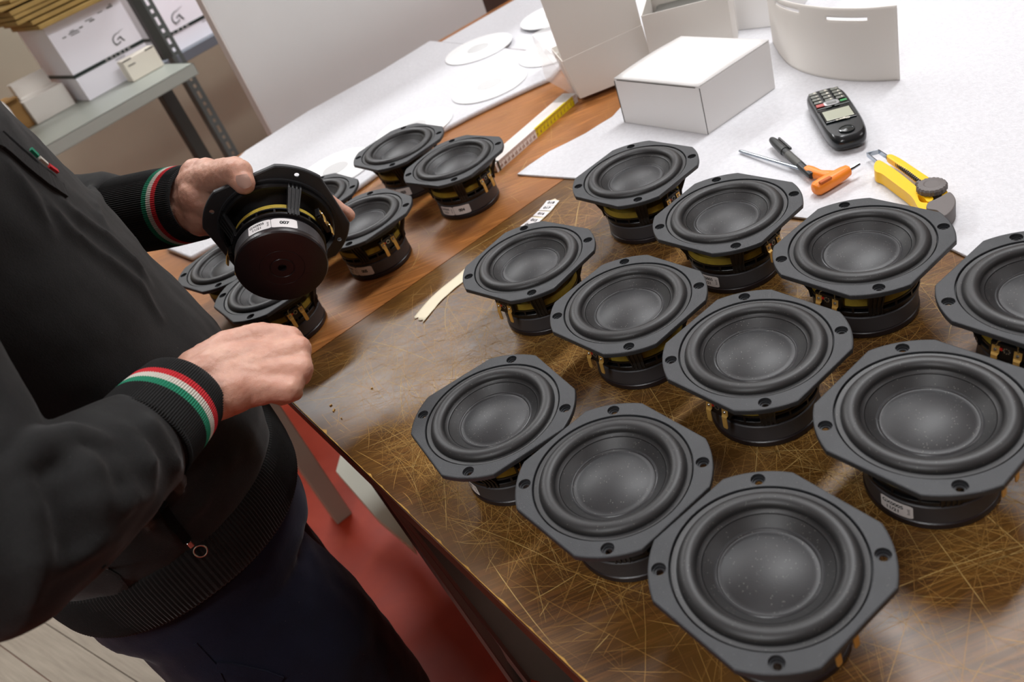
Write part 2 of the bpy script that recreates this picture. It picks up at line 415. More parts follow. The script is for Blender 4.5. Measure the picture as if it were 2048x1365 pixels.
# slanting channel brace with a pale gusset sheet under the front edge
def brace():
    A0, A1 = at(742, 962, 1.16), at(1032, 1375, .86)
    A2, A3 = at(764, 985, 1.165), at(1062, 1375, .865)
    B0, B1 = at(700, 930, 1.17), at(680, 915, 1.30)
    dn = FW*.03
    mb = MB()
    mb.loft([[A0, A2, A2+dn, A0+dn], [A1, A3, A3+dn, A1+dn]])
    o1 = mb
    lips = MB()
    for P, Q in ((A0, A1), (A2, A3)):
        d = RT*.0022
        lips.loft([[P-d, P+d, P+d-FW*.006, P-d-FW*.006], [Q-d*.9, Q+d*.9, Q+d-FW*.006, Q-d-FW*.006]])
    under(o1, tR, 'slanting_brace', M_RAIL); under(lips, tR, 'brace_lip', mat('maroon_steel', g(112, 74, 66), .4))
    G = [U(x_, y_, .20) for x_, y_ in ((681, 910), (760, 960), (812, 1050), (828, 1100), (752, 1035), (672, 943))]
    m = MB(); n = len(G); V = G+[p-np.array([0, 0, .02]) for p in G]
    m.add(V, [tuple(range(n)), tuple(reversed(range(n, 2*n)))]+[(i, n+i, n+(i+1) % n, (i+1) % n) for i in range(n)], 0, False)
    under(m, tR, 'lower_shelf', M_LEGL)
    sh = (RT*.93-UP*.25)*.13; C2, C3 = A2+FW*.02, A3+FW*.02
    under(MB().loft([[C2, C2+sh*.55, C2+sh*.55+FW*.004, C2+FW*.004], [C3, C3+sh, C3+sh+FW*.004, C3+FW*.004]], smooth=False), tR, 'slanting_panel', mat('brown_steel_panel', g(92, 78, 68), .6, var=.08))
brace()
# dark drawer-like back panel under the front table
under(MB().box(uv(UN+.19, .30, .50), (.03, .62, .66), TB), tR, 'modesty_panel', mat('dark_brown_panel', g(62, 48, 40), .5, var=.1))

# plank board on a low stand, behind the worker
def plankmat():
    m, t, b = nt('greige_wood_planks'); tc = N(t, 'ShaderNodeTexCoord').outputs['Object']
    n = noi(t, mapping(t, tc, (3, 60, 1)), 3, 5, .6); c = ramp(t, n, [(.3, g(160, 150, 136)), (.7, g(184, 174, 158))])
    L_(t, c, b.inputs['Base Color']); b.inputs['Roughness'].default_value = .5; return m
PZ = .20
p1, p2 = U(12, 1300, PZ), U(102, 1365, PZ); pd = (p2-p1)/np.linalg.norm(p2-p1); py = np.array([-pd[1], pd[0], 0]); pe = U(254, 1352, PZ)
wb = abs((pe-p1)@py); sg = 1 if (pe-p1)@py > 0 else -1
t = thing('plank_bench', 'low platform topped with greige wooden planks, bottom left corner', 'bench', (p1[0], p1[1], 0), math.atan2(pd[1], pd[0]))
M_PL = plankmat()
for k in range(5): MB().box((-.02, sg*(wb*(.5-k)), PZ-.01), (1.16, wb-.0016, .02), bev=.0008).obj('plank', M_PL, t)
MB().box((-.02, sg*wb*1.27, PZ-.01), (1.16, wb*.54-.0016, .02), bev=.0008).obj('plank', M_PL, t)
for sx in (-.52, .24):
    for sy in (.6, -3.2): MB().box((sx, sg*wb*sy, (PZ-.02)/2), (.05, .05, PZ-.02)).obj('leg', M_LEG, t)

# ------------------------------------------------------------------ woofer
RO, HF, R = .0777, .0694, S
def outline():
    A = [2*PI*i/160 for i in range(160)]
    al = math.acos(HF/RO)
    for q in range(4):
        c = PI/4+q*PI/2
        for s_ in (-1, 1): A.append((c+s_*al) % (2*PI))
    A = sorted(set(round(a, 5) for a in A)); out = []
    for a in A:
        d = (a-PI/4) % (PI/2); d = min(d, PI/2-d)
        r = min(RO, HF/math.cos(d)); out.append((a, r))
    return out
OL = outline()
def plate_mesh():
    n = len(OL)
    def ring(dr, z, rr=None): return [((r-dr if rr is None else rr)*math.cos(a), (r-dr if rr is None else rr)*math.sin(a), z) for a, r in OL]
    # cross-section loop, outside bottom -> outside top -> inner edge -> recess -> under
    rings = [ring(.0012, -.0055), ring(0, -.0045), ring(0, -.0012), ring(.0004, -.0003), ring(.0013, 0), ring(0, 0, .0637), ring(0, -.0003, .0634), ring(0, -.0040, .0633),
             ring(0, -.0040, .0623), ring(0, -.0041, .0568), ring(0, -.0060, .0568), ring(0, -.0060, .0600), ring(0, -.0075, .0604), ring(0, -.0075, .0625), ring(0, -.0055, .0630)]
    mb = MB(); V = [p for r in rings for p in r]; m = len(rings); fs = []
    for j in range(m):
        j2 = (j+1) % m
        for i in range(n): i2 = (i+1) % n; fs.append((j*n+i, j*n+i2, j2*n+i2, j2*n+i))
    mb.add(V, fs, 0, False)
    o = mb.obj('mounting_plate', [M_PLATE])
    cut = MB()
    for k in range(4):
        a = k*PI/2; c = (R*math.cos(a), R*math.sin(a), 0)
        cut.lathe([(1e-5, -.02), (.0026, -.02), (.0026, -.0042), (.0040, -.0042), (.0040, -.003), (.0051, -.003), (.0052, .01), (1e-5, .01)], 28, 0, c, smooth=False)
    bm = bmesh.new(); bm.from_mesh(cut.mesh('cutter', M_PLATE)); bmesh.ops.remove_doubles(bm, verts=bm.verts, dist=2e-5)
    me = bpy.data.meshes.new('cutter'); bm.to_mesh(me); bm.free(); k = bpy.data.objects.new('cutter', me); COL.objects.link(k)
    md = o.modifiers.new('x', 'BOOLEAN'); md.object = k; md.operation = 'DIFFERENCE'; md.solver = 'EXACT'; bake(o)
    bpy.data.objects.remove(k)
    return o
def woofer(labelnum):
    t = thing('woofer_speaker', 'x', 'speaker', group='woofers')
    pl = plate_mesh(); pl.parent = t
    # roll surround (lathed half roll with flat lips)
    prof = [(.0624, -.0040), (.0624, -.0014), (.0620, -.0010), (.0592, -.0012), (.0584, -.0014)]
    c, rr = .0517, .0064
    for i in range(13):
        a = PI*i/12; prof.append((c+rr*math.cos(a), -.0016+.0052*math.sin(a)))
    prof += [(.0450, -.0022), (.0425, -.0036), (.0422, -.0046), (.0419, -.0040)]
    MB().lathe(prof, 112).obj('rubber_surround', M_SUR, t, fix=False)
    cone = [(.0419, -.0040)]+[(.0419-(.0419-.0343)*i/8, -.0040-.0060*(i/8)**.95) for i in range(1, 9)]
    MB().lathe(cone, 96).obj('cone', M_CONE, t, fix=False)
    cap = [(.0343, -.0100), (.0338, -.0091), (.0331, -.0093), (.0324, -.0101), (.0314, -.0102)]
    for i in range(1, 13): r = .0314*(1-i/12.); cap.append((max(r, 1e-5), -.0102+.0060*(1-(r/.0314)**2)))
    MB().lathe(cap, 96).obj('dust_cap', M_CAP, t, fix=False)
    # basket
    b = MB()
    b.lathe([(.0604, -.0074), (.0604, -.013), (.0585, -.0145), (.0565, -.0145), (.0565, -.0074)], 96)
    b.lathe([(.0478, -.0430), (.0482, -.0435), (.0482, -.0462), (.0470, -.0470), (.0430, -.0470), (.0430, -.0430)], 96, closed=True)
    for k in range(16):
        if k % 4 == 0: continue
        a = k*PI/8; b.box((.0466*math.cos(a), .0466*math.sin(a), -.0405), (.003, .0020, .008), rotm('Z', a))
    b.lathe([(.0458, -.0365), (.0482, -.0365), (.0482, -.0385), (.0458, -.0385)], 96, closed=True)
    for k in range(4):
        a = k*PI/2; Rz = rotm('Z', a)
        def pt(r, w, z): return Rz@np.array([r, w, z])
        w = .0072
        b.loft([[pt(.0600, -w, -.008), pt(.0600, w, -.008), pt(.0570, w, -.008), pt(.0570, -w, -.008)], [pt(.0590, -w, -.016), pt(.0590, w, -.016), pt(.0560, w, -.016), pt(.0560, -w, -.016)],
                [pt(.0488, -w*.86, -.038), pt(.0488, w*.86, -.038), pt(.0455, w*.86, -.038), pt(.0455, -w*.86, -.038)], [pt(.0480, -w*.86, -.045), pt(.0480, w*.86, -.045), pt(.0455, w*.86, -.045), pt(.0455, -w*.86, -.045)]], smooth=False)
        for q in (-.0062, -.0021, .0021, .0062):
            b.loft([[pt(.0618, q-.0008, -.009), pt(.0618, q+.0008, -.009), pt(.0585, q+.0008, -.009), pt(.0585, q-.0008, -.009)], [pt(.0606, q-.0008, -.0165), pt(.0606, q+.0008, -.0165), pt(.058, q+.0008, -.0165), pt(.058, q-.0008, -.0165)],
                    [pt(.0503, q*.86-.0007, -.038), pt(.0503, q*.86+.0007, -.038), pt(.048, q*.86+.0007, -.038), pt(.048, q*.86-.0007, -.038)], [pt(.0494, q*.86-.0007, -.0462), pt(.0494, q*.86+.0007, -.0462), pt(.047, q*.86+.0007, -.0462), pt(.047, q*.86-.0007, -.0462)]], smooth=False)
    b.obj('basket', M_BASK, t)
    MB().lathe([(.0560, -.0078), (.0455, -.0090), (.0425, -.0105), (.0300, -.0220), (.0200, -.0290)], 96).obj('cone_back', M_BASK, t, fix=False)
    sp = [(.0474, -.0364), (.0474, -.0300), (.0466, -.0288), (.0454, -.0292)]
    for i in range(18): sp.append((.0440-.0013*i, -.0335+(.0012 if i % 2 else -.0008)))
    sp += [(.0192, -.0345), (.0192, -.0355), (.0462, -.0372), (.0474, -.0364)]
    MB().lathe(sp, 96).obj('spider', M_SPID, t, fix=False)
    MB().lathe([(.0192, -.030), (.0192, -.0465)], 48).obj('voice_coil', M_BASK, t, fix=False)
    MB().lathe([(.0340, -.0090), (.0346, -.0092), (.0349, -.0096), (.0348, -.0102)], 96).obj('glint_ring', M_GLINT, t, fix=False)  # added ring, paler and glossier, to give the cap edge its glint
    MB().lathe([(.0, -.0465), (.0440, -.0465), (.0452, -.0472), (.0452, -.0505), (.0440, -.0512), (.0, -.0512)], 96).obj('top_plate', M_GLOSS, t)
    MB().lathe([(.0, -.0510), (.0455, -.0510), (.0465, -.0518), (.0466, -.0675), (.0458, -.0682), (.0, -.0682)], 96).obj('magnet', M_MOTOR, t)
    bc = MB().lathe([(.0442, -.0680), (.0462, -.0684), (.0472, -.0694), (.0474, -.0735), (.0462, -.0752), (.0445, -.0756), (.0232, -.0756), (.0229, -.0753), (.0226, -.0756),
                (.0132, -.0756), (.0126, -.0749), (.0120, -.0749), (.0114, -.0756), (.0046, -.0756), (.0044, -.066), (.0, -.066)], 96).obj('back_cover', M_BACK, t)
    # terminals on two opposite sides
    for a in (PI/4, 5*PI/4):
        Rz = rotm('Z', a)
        tb = MB().box(Rz@np.array([.0515, 0, -.028]), (.005, .026, .012), Rz, bev=.0006)
        tb.box(Rz@np.array([.0525, 0, -.0335]), (.0035, .022, .006), Rz)
        tb = tb.obj('terminal_block', M_BASK, t)
        for s_ in (-1, 1):
            g_ = MB()
            def q(r, w, z): return Rz@np.array([r, s_*.0085+w, z])
            g_.loft([[q(.0546, -.0030, -.025), q(.0546, .0030, -.025), q(.0538, .0030, -.025), q(.0538, -.0030, -.025)], [q(.0556, -.0030, -.0315), q(.0556, .0030, -.0315), q(.0548, .0030, -.0315), q(.0548, -.0030, -.0315)],
                     [q(.0572, -.0024, -.0330), q(.0572, .0024, -.0330), q(.0564, .0024, -.0330), q(.0564, -.0024, -.0330)], [q(.0578, -.0024, -.0440), q(.0578, .0024, -.0440), q(.0570, .0024, -.0440), q(.0570, -.0024, -.0440)],
                     [q(.0578, -.0016, -.0455), q(.0578, .0016, -.0455), q(.0570, .0016, -.0455), q(.0570, -.0016, -.0455)]], smooth=False)
            go = g_.obj('terminal', [M_GOLD], tb)
            rv = MB().lathe([(0, .0009), (.0012, .0007), (.0016, 0)], 12, 0, (0, 0, 0))
            V = np.array(rv.v)@(np.array([Rz@[0, 1, 0], Rz@[0, 0, 1], Rz@[1, 0, 0]])); rv.v = [tuple(p+q(.0553, 0, -.0285)) for p in V]
            rv.obj('rivet', M_SOLD, tb)
        m2 = MB()
        for k in range(8):
            an = k*PI/4; p = Rz@np.array([.0545, .0024*math.cos(an), -.0275+.0024*math.sin(an)])
            m2.box(p, (.001, .0010, .0010), Rz)
        m2.obj('star_washer', M_SOLD, tb)
        MB().box(Rz@np.array([.0542, -.0045, -.0275]), (.0012, .0022, .0022), Rz).obj('polarity_mark', M_RED, tb)
        wr = MB()
        for s_ in (-1, 1):
            wr.tube([Rz@np.array(p) for p in ((.0545, s_*.0085, -.0255), (.0530, s_*.0075, -.0215), (.0500, s_*.004, -.0205), (.0465, s_*.002, -.024))], .0007, 6)
        wr.obj('lead_wire', mat('copper_lead', g(150, 125, 80), .4, metal=.6), tb)
    # stickers round the magnet
    def sticker(a0, a1, num):
        z0, z1, rr = -.0668, -.0528, .04685; n = 16; V = []
        for i in range(n+1):
            a = a0+(a1-a0)*i/n; e = .0012 if i in (0, n) else (.0003 if i in (1, n-1) else 0)
            for z in (z0+e, z1-e): V.append((rr*math.cos(a), rr*math.sin(a), z))
        o = MB().add(V, [(2*i, 2*i+2, 2*i+3, 2*i+1) for i in range(n)], 0, True).obj('sticker', M_LBL, t, fix=False)
        def wrap(txt, size, cx, cz, bold=0, vert=False, sx=1):
            V, Fs = text_mesh(txt, size, 0, bold); P = []
            for (x, y, z) in V:
                if vert: x, y = -y, x
                an = (a0+a1)/2+(cx+x*sx)/rr; P.append(((rr+.00012)*math.cos(an), (rr+.00012)*math.sin(an), (z0+z1)/2+cz+y))
            return P, Fs
        m = MB()
        for it in num: P, Fs = wrap(*it[0:4], **it[4]); m.add(P, Fs, 0, False)
        m.obj('printed_text', M_INK, o, fix=False)
    D = math.radians
    sticker(D(-59), D(-28.5), [('GX0005', .0048, -.0025, .0026, dict(bold=.00012)), ('11/21', .0048, -.0025, -.0028, dict(bold=.00012)), ('RoHS', .0028, .0095, 0, dict(vert=True))])
    if labelnum: sticker(D(-28), D(4), [(labelnum, .0062, 0, 0, dict(bold=.0003))])
    return t
W0 = woofer(None); W0.name = 'woofer_speaker'
def clone(src, loc, rz, label, group):
    c = copy_tree(src); c.location = loc; c.rotation_euler = (0, 0, rz); c['label'] = label; c['group'] = group; return c
D = math.radians
PLAIN = [  # x, y, hole angle, extra turn
 (.0976, .3225, 67.7, 180, 'black woofer nearest the camera at the bottom of the photo, by the table edge'),
 (.0314, .4467, 69.2, 0, 'black woofer in the front row along the table edge, between its two neighbours'),
 (-.0411, .5717, 61.0, 180, 'black woofer at the left end of the front row, turned a little off the others'),
 (.2546, .3862, 70.6, 180, 'black woofer in the second row at the right, its GX0005 sticker facing the camera'),
 (.1870, .5202, 70.4, 90, 'black woofer in the middle of the second row, behind the nearest one'),
 (.1176, .6498, 72.0, 90, 'black woofer in the second row behind the leftmost front one'),
 (.0513, .7980, 79.5, 90, 'black woofer standing over the paper tape strip, alone at the left of the unlabelled group'),
 (.2155, .8938, 73.3, 0, 'black woofer farthest back of the dark table, in front of the closed white box'),
 (.2606, .7333, 73.2, 180, 'black woofer in the back row, between the farthest one and the cutter one'),
 (.3293, .5940, 70.5, 90, 'black woofer in the back row standing just in front of the yellow cutter'),
 (.4015, .4552, 69.0, 90, 'black woofer cut off by the right border of the photo')]
for i, (x, y, a, ex, lab) in enumerate(PLAIN):
    loc = (x, y, TZ+DEP+.0002); rz = D(a+ex)
    if i == 0: W0.location = loc; W0.rotation_euler = (0, 0, rz); W0['label'] = lab; W0['group'] = 'woofers without number stickers'
    else: clone(W0, loc, rz, lab, 'woofers without number stickers')
OX, OY = U(622, 398, TZ+DEP)[:2]
NUM2 = [('003', -.0497, 1.2865, 75.6, 'black numbered woofer farthest back on the orange table beside the foam'),
 ('004', .0214, 1.1469, 81.7, 'black woofer with sticker 004 beside the folding rule'),
 ('005', -.1308, 1.0799, 72.7, 'black woofer with sticker 005 just right of the held one'),
 ('001', -.334, 1.1198, 82.7, 'black woofer at the far left of the orange table, partly hidden by the held one'),
 ('006', -.2674, .9918, 71.5, 'black woofer on the orange table above the person\'s right fist'),
 ('002', OX, OY, 74, 'black woofer mostly hidden behind the held woofer')]
for num, x, y, a, lab in NUM2:
    w = woofer(num); w.location = (x, y, TZ+DEP+.0002); w.rotation_euler = (0, 0, D(a+180)); w['label'] = lab; w['group'] = 'woofers with number stickers'
HR = np.array([[0.6710680741966107, 0.7403239601162805, 0.039850644559402515], [-0.20226554180051742, 0.13110242948526085, 0.9705157410280398], [0.7132715404347738, -0.6593425415220908, 0.2377206817779951]])
HT = np.array([-0.18918196, 0.86633028, 1.05806734])
wh = woofer('007'); wh['label'] = 'black woofer with sticker 007, held up in the person\'s left hand'; wh['group'] = 'woofers with number stickers'
wh.matrix_world = Matrix.Translation(HT.tolist())@Matrix(HR.tolist()).to_4x4()
#--SPLIT2--
# ------------------------------------------------------------------ foam sheets and discs
def foammat(name, col, var=.05):
    m, t, b = nt(name); tc = N(t, 'ShaderNodeTexCoord').outputs['Object']
    v = N(t, 'ShaderNodeTexVoronoi'); v.inputs['Scale'].default_value = 330; L_(t, tc, v.inputs['Vector'])
    n = noi(t, tc, 160, 4, .75)
    c = ramp(t, n, [(.35, tuple(c*(1-var*2) for c in col)), (.62, col)])
    L_(t, c, b.inputs['Base Color']); b.inputs['Roughness'].default_value = .5
    h = math_(t, 'ADD', math_(t, 'MULTIPLY', v.outputs['Distance'], .6), noi(t, tc, 90, 4, .7)); bump(t, b, h, .45, .0015); return m
M_FOAM = foammat('white_foam_sheet', g(215, 215, 219)); M_DISC = mat('smooth_white_foam', g(246, 246, 246), .45)
def inset_poly(P, r, n=4):
    return P
def smooth_poly(P, it=2):
    P = [np.array(p, float) for p in P]
    for _ in range(it):
        Q = []
        for i in range(len(P)):
            a, b = P[i], P[(i+1) % len(P)]; Q += [a*.75+b*.25, a*.25+b*.75]
        P = Q
    return P
def sheet(name, px, th, m, z=TZ+.0002, extra=()):
    P = [U(x, y, z)[:2] for x, y in px]+[np.array(e[:2]) for e in extra]
    mb = MB().prism([tuple(p) for p in P], z, z+th); o = mb.obj(name, m); return o
FT = .0035
rightfoam = [(1035, 352), (1060, 333), (1100, 306), (1135, 289), (1172, 270), (1200, 252), (1225, 237), (1262, 196), (1296, 150)]
o = sheet('foam_sheet', rightfoam, FT, M_FOAM, extra=[uv(.965, 1.30), uv(.965, VF-.03), uv(UF-.01, VF-.03), uv(UF-.01, VN+.1), uv(.72, VN+.1), U(2048, 566), U(1990, 541), U(1935, 519), U(1890, 497), U(1780, 468), U(1700, 452), U(1600, 440), U(1480, 424), U(1370, 402), U(1250, 376), U(1150, 360), U(1090, 356)])
bevel_obj(o, .0012); tag(o, 'white foam sheet under the tools and boxes, on the right of the tables', 'foam sheet')
lf = [(338, 505), (385, 524), (430, 500), (560, 455), (640, 425), (700, 396), (750, 360), (800, 322), (870, 277), (940, 240), (1010, 206), (1070, 178), (1105, 163), (1140, 120)]
FTL = .010
o = sheet('foam_sheet', lf, FTL, M_FOAM, extra=[uv(.95, 1.33), uv(.955, 1.52), uv(.955, VF+.003), uv(.8, VF-.012), uv(.6, VF-.004), uv(.42, VF-.03), uv(.17, 1.62)])
bevel_obj(o, .004, 3); tag(o, 'long white foam sheet carrying flat white discs along the far edge of the orange table', 'foam sheet')
def disc(px, lab):
    a, b = np.array(px[0]), np.array(px[1]); z = TZ+FTL+.0004
    P, Q = U(*px[0], z), U(*px[1], z); c = (P+Q)/2; r = np.linalg.norm((P-Q)[:2])/2
    if len(px) > 2: c = U(*px[2], z)
    t = thing('foam_disc', lab, 'disc', tuple(c), group='white foam discs')
    MB().lathe([(.0, 0), (r-.001, 0), (r, .0008), (r, .0022), (r-.001, .003), (r*.335, .003), (r*.33, .0024), (r*.325, .003), (.0, .003)], 72).obj('disc_sheet', M_DISC, t)
    MB().lathe([(.0, .003), (r*.325, .003), (r*.315, .0036), (.0, .0036)], 48).obj('centre_plug', mat('plug_foam', g(206, 206, 206), .6), t)
    return r
RD = .0775
def disc_at(x, y, lab):
    z = TZ+FTL+.0004; c = U(x, y, z); r = RD
    t = thing('foam_disc', lab, 'disc', tuple(c), group='white foam discs')
    MB().lathe([(.0, 0), (r-.001, 0), (r, .0008), (r, .0022), (r-.001, .003), (r*.335, .003), (r*.33, .0024), (r*.325, .003), (.0, .003)], 72).obj('disc_sheet', M_DISC, t)
    MB().lathe([(.0, .003), (r*.325, .003), (r*.315, .0036), (.0, .0036)], 48).obj('centre_plug', mat('plug_foam', g(206, 206, 206), .6), t)
disc_at(957, 99, 'white foam disc farthest up the foam sheet, lying clear of everything')
disc_at(979, 171, 'white foam disc between the folding rule and the topmost clear disc')
disc_at(829, 256, 'white foam disc partly behind the farthest numbered woofer')
disc_at(672, 340, 'white foam disc just above the held woofer, lowest on the sheet')
disc_at(1108, 30, 'white foam disc cut off by the raised flap of the open box')
disc_at(1112, 100, 'white foam disc seen past the clear plastic flap of the open box')

# ------------------------------------------------------------------ tape with number labels
def tape():
    cl = [(1108, 401), (1092, 421), (1065, 447), (1020, 478), (970, 512), (930, 551), (893, 580), (866, 605), (838, 640)]
    zt = TZ+.0004
    L = [U(x, y, zt) for x, y in cl]; w = .0105
    mb = MB(); V = []; n = len(L)
    dense = []
    for i in range(n-1):
        for k in range(6): dense.append(L[i]+(L[i+1]-L[i])*k/6)
    dense.append(L[-1])
    for _ in range(6): dense = [dense[0]]+[(dense[i-1]+dense[i]*2+dense[i+1])/4 for i in range(1, len(dense)-1)]+[dense[-1]]
    m = len(dense); fr = []
    for i, p in enumerate(dense):
        d = dense[min(i+1, m-1)]-dense[max(i-1, 0)]; d /= np.linalg.norm(d); nrm = np.array([-d[1], d[0], 0]); fr.append((p, d, nrm))
    rr = random.Random(4); rows = []
    for i, (p, d, nn) in enumerate(fr):
        row = []
        for k in range(7):
            s_ = (k/6-.5)*2; q = p+nn*w*s_
            if i == 0: q = q+d*(-.004+.008*abs(s_))*1.0
            if i == m-1: q = q+d*(.003*math.sin(k*2.3)+.004*s_)
            row.append(q+np.array([0, 0, .0003+.0006*abs(math.sin(i*.5))*max(0, s_)]))
        rows.append(row)
    V = [q for r in rows for q in r]; fs = [(i*7+k, (i+1)*7+k, (i+1)*7+k+1, i*7+k+1) for i in range(m-1) for k in range(6)]
    o = MB().add(V, fs).obj('paper_tape', mat('cream_paper_tape', g(232, 220, 192), .6), fix=False)
    md = o.modifiers.new('s', 'SOLIDIFY'); md.thickness = .0002; md.offset = 1; bake(o)
    tag(o, 'cream paper tape strip with torn ends and number stickers, running under a woofer', 'tape')
    # number stickers at the upper end
    acc = 0; 
    d0 = fr[0][1]; tot = .004
    dist = [0]
    for i in range(1, m): dist.append(dist[-1]+np.linalg.norm(dense[i]-dense[i-1]))
    for num in ('018', '017', '016', '015', '014'):
        i = min(range(m), key=lambda j: abs(dist[j]-(tot+.0065))); p, d, nn = fr[i]; z = .0013
        st = MB().box(p+np.array([0, 0, z]), (.0125, .0205, .0002), np.array([d, nn, [0, 0, 1]]).T, bev=.00008).obj('sticker', M_LBL, o)
        tx = MB(); text_on(tx, num, .0075, p+np.array([0, 0, z+.0002]), nn, -d, bold=.0002)
        to = tx.obj('printed_text', M_INK, st); tot += .0135
tape()

# ------------------------------------------------------------------ folding rule
def rule():
    zt = TZ+.0003; A, B = U(996, 345, zt), U(1157, 203, zt)
    d = (B-A); L = np.linalg.norm(d); d /= L; nn = np.array([-d[1], d[0], 0]); 
    t = thing('folding_rule', 'white folding rule with a yellow end section, lying on the orange table', 'ruler', tuple(A))
    Mx = np.array([d, nn, [0, 0, 1]]).T
    hh = .0155; k = 8; th = .0036
    mY = mat('yellow_lacquer', g(226, 205, 20), .35); mW = mat('white_lacquer', g(232, 226, 222), .35); mG = mat('clear_grey_lacquer', g(176, 172, 168), .35)
    for i in range(k):
        x0 = 0; x1 = L-(.0 if i < 1 else 0)
        y = th*(i+.5)
        cuts = [(0, .47), (.47, .95), (.95, 1.0)] if i == 0 else [(0, 1.0)]
        if i == 0:
            s_ = MB()
            s_.box(Mx@np.array([L*.235, y, hh/2]), (L*.47, th*.9, hh), Mx, 0)
            s_.box(Mx@np.array([L*.71, y, hh/2]), (L*.48, th*.9, hh), Mx, 1)
            s_.box(Mx@np.array([L*.975, y, hh/2]), (L*.05, th*.9, hh), Mx, 0)
            o = s_.obj('rule_segment', [mW, mY], t)
            m = MB(); r = random.Random(1)
            for q in range(int(L*1000/2)):
                x = .002*q+.004
                if x > L-.004: break
                l = .0045 if q % 5 else .009
                c = Mx@np.array([x, y-th*.45-.0001, hh-l/2-.0005]); m.box(c, (.0005, .0002, l), Mx)
            for q in range(1, int(L*100)):
                text_on(m, str(20-q if 20-q > 0 else 1), .0062, Mx@np.array([.01*q+.0025, y-th*.45-.00015, .0045]), d, (0, 0, 1), bold=.0001)
            m.obj('scale_marks', mat('brown_red_ink', g(150, 100, 80), .6), o)
        else:
            MB().box(Mx@np.array([L/2, y, hh/2]), (L, th*.9, hh), Mx, bev=.0006).obj('rule_segment', mW, t)
    MB().box(Mx@np.array([.007, th*k/2, hh/2]), (.0035, th*k+.002, hh+.002), Mx, bev=.0008).obj('hinge_band', mat('dark_green_steel', g(60, 66, 58), .4), t)
    e = MB()
    for i in range(k): e.box(Mx@np.array([L-.017, th*(i+.5), hh+.0002]), (.032, th*.5, .0006), Mx)
    e.obj('steel_tip', mG, t)
rule()

# ------------------------------------------------------------------ white boxes
def closed_box():
    f0, l0, r0 = U(1415, 270), U(1250, 245), U(1551, 175); z = TZ+FT+.0005
    f0, l0, r0 = U(1415, 270, z), U(1250, 245, z), U(1551, 176, z)
    h = hgt(f0, 174); b0 = l0+r0-f0; up = np.array([0, 0, h])
    t = thing('carton', 'closed white carton with a bulging lid on the foam, in front of the other boxes', 'box', tuple(f0), group='white cartons')
    f0, l0, r0, b0 = [p-np.array(t.location) for p in (f0, l0, r0, b0)]
    e = 1.0
    bd = MB().loft([[f0, r0, b0, l0], [f0+up*.985, r0+up*.985, b0+up*.985, l0+up*.985]], smooth=False).obj('carton_body', M_WHITE, t); bevel_obj(bd, .0008)
    n = 10; V = []; a, b = r0-f0, l0-f0
    for i in range(n+1):
        for j in range(n+1):
            s_, w = i/n, j/n; V.append(f0+a*s_+b*w+up*.987+np.array([0, 0, .0010+.0065*(4*s_*(1-s_))**.8*(4*w*(1-w))**.5*.6+.003*math.sin(PI*s_)*(w)]))
    fs = [(i*(n+1)+j, (i+1)*(n+1)+j, (i+1)*(n+1)+j+1, i*(n+1)+j+1) for i in range(n) for j in range(n)]
    o = MB().add(V, fs).obj('lid', M_WHITE, t); md = o.modifiers.new('s', 'SOLIDIFY'); md.thickness = .0012; md.offset = 0; bake(o)
    g_ = MB(); d = b/np.linalg.norm(b); aa = a/np.linalg.norm(a)
    g_.box(f0+b*.5-aa*.0003+up*.975, (.0006, np.linalg.norm(b)*.93, .0010), np.array([aa, d, [0, 0, 1]]).T)
    g_.box(l0-aa*.0003-d*.0-up*0+up*.48+aa*.0, (.0006, .0012, h*.94), np.array([aa, d, [0, 0, 1]]).T)
    g_.box(f0-d*.0003+aa*.0012+up*.48, (.0008, .0006, h*.96), np.array([aa, d, [0, 0, 1]]).T)
    g_.obj('seam', M_EDGE, t)
closed_box()
M_CLEAR = None
def clearmat():
    m, t, b = nt('clear_plastic_film'); b.inputs['Base Color'].default_value = (.96, .95, .95, 1); b.inputs['Roughness'].default_value = .08
    b.inputs['Alpha'].default_value = .32; b.inputs['Specular IOR Level'].default_value = .8
    return m
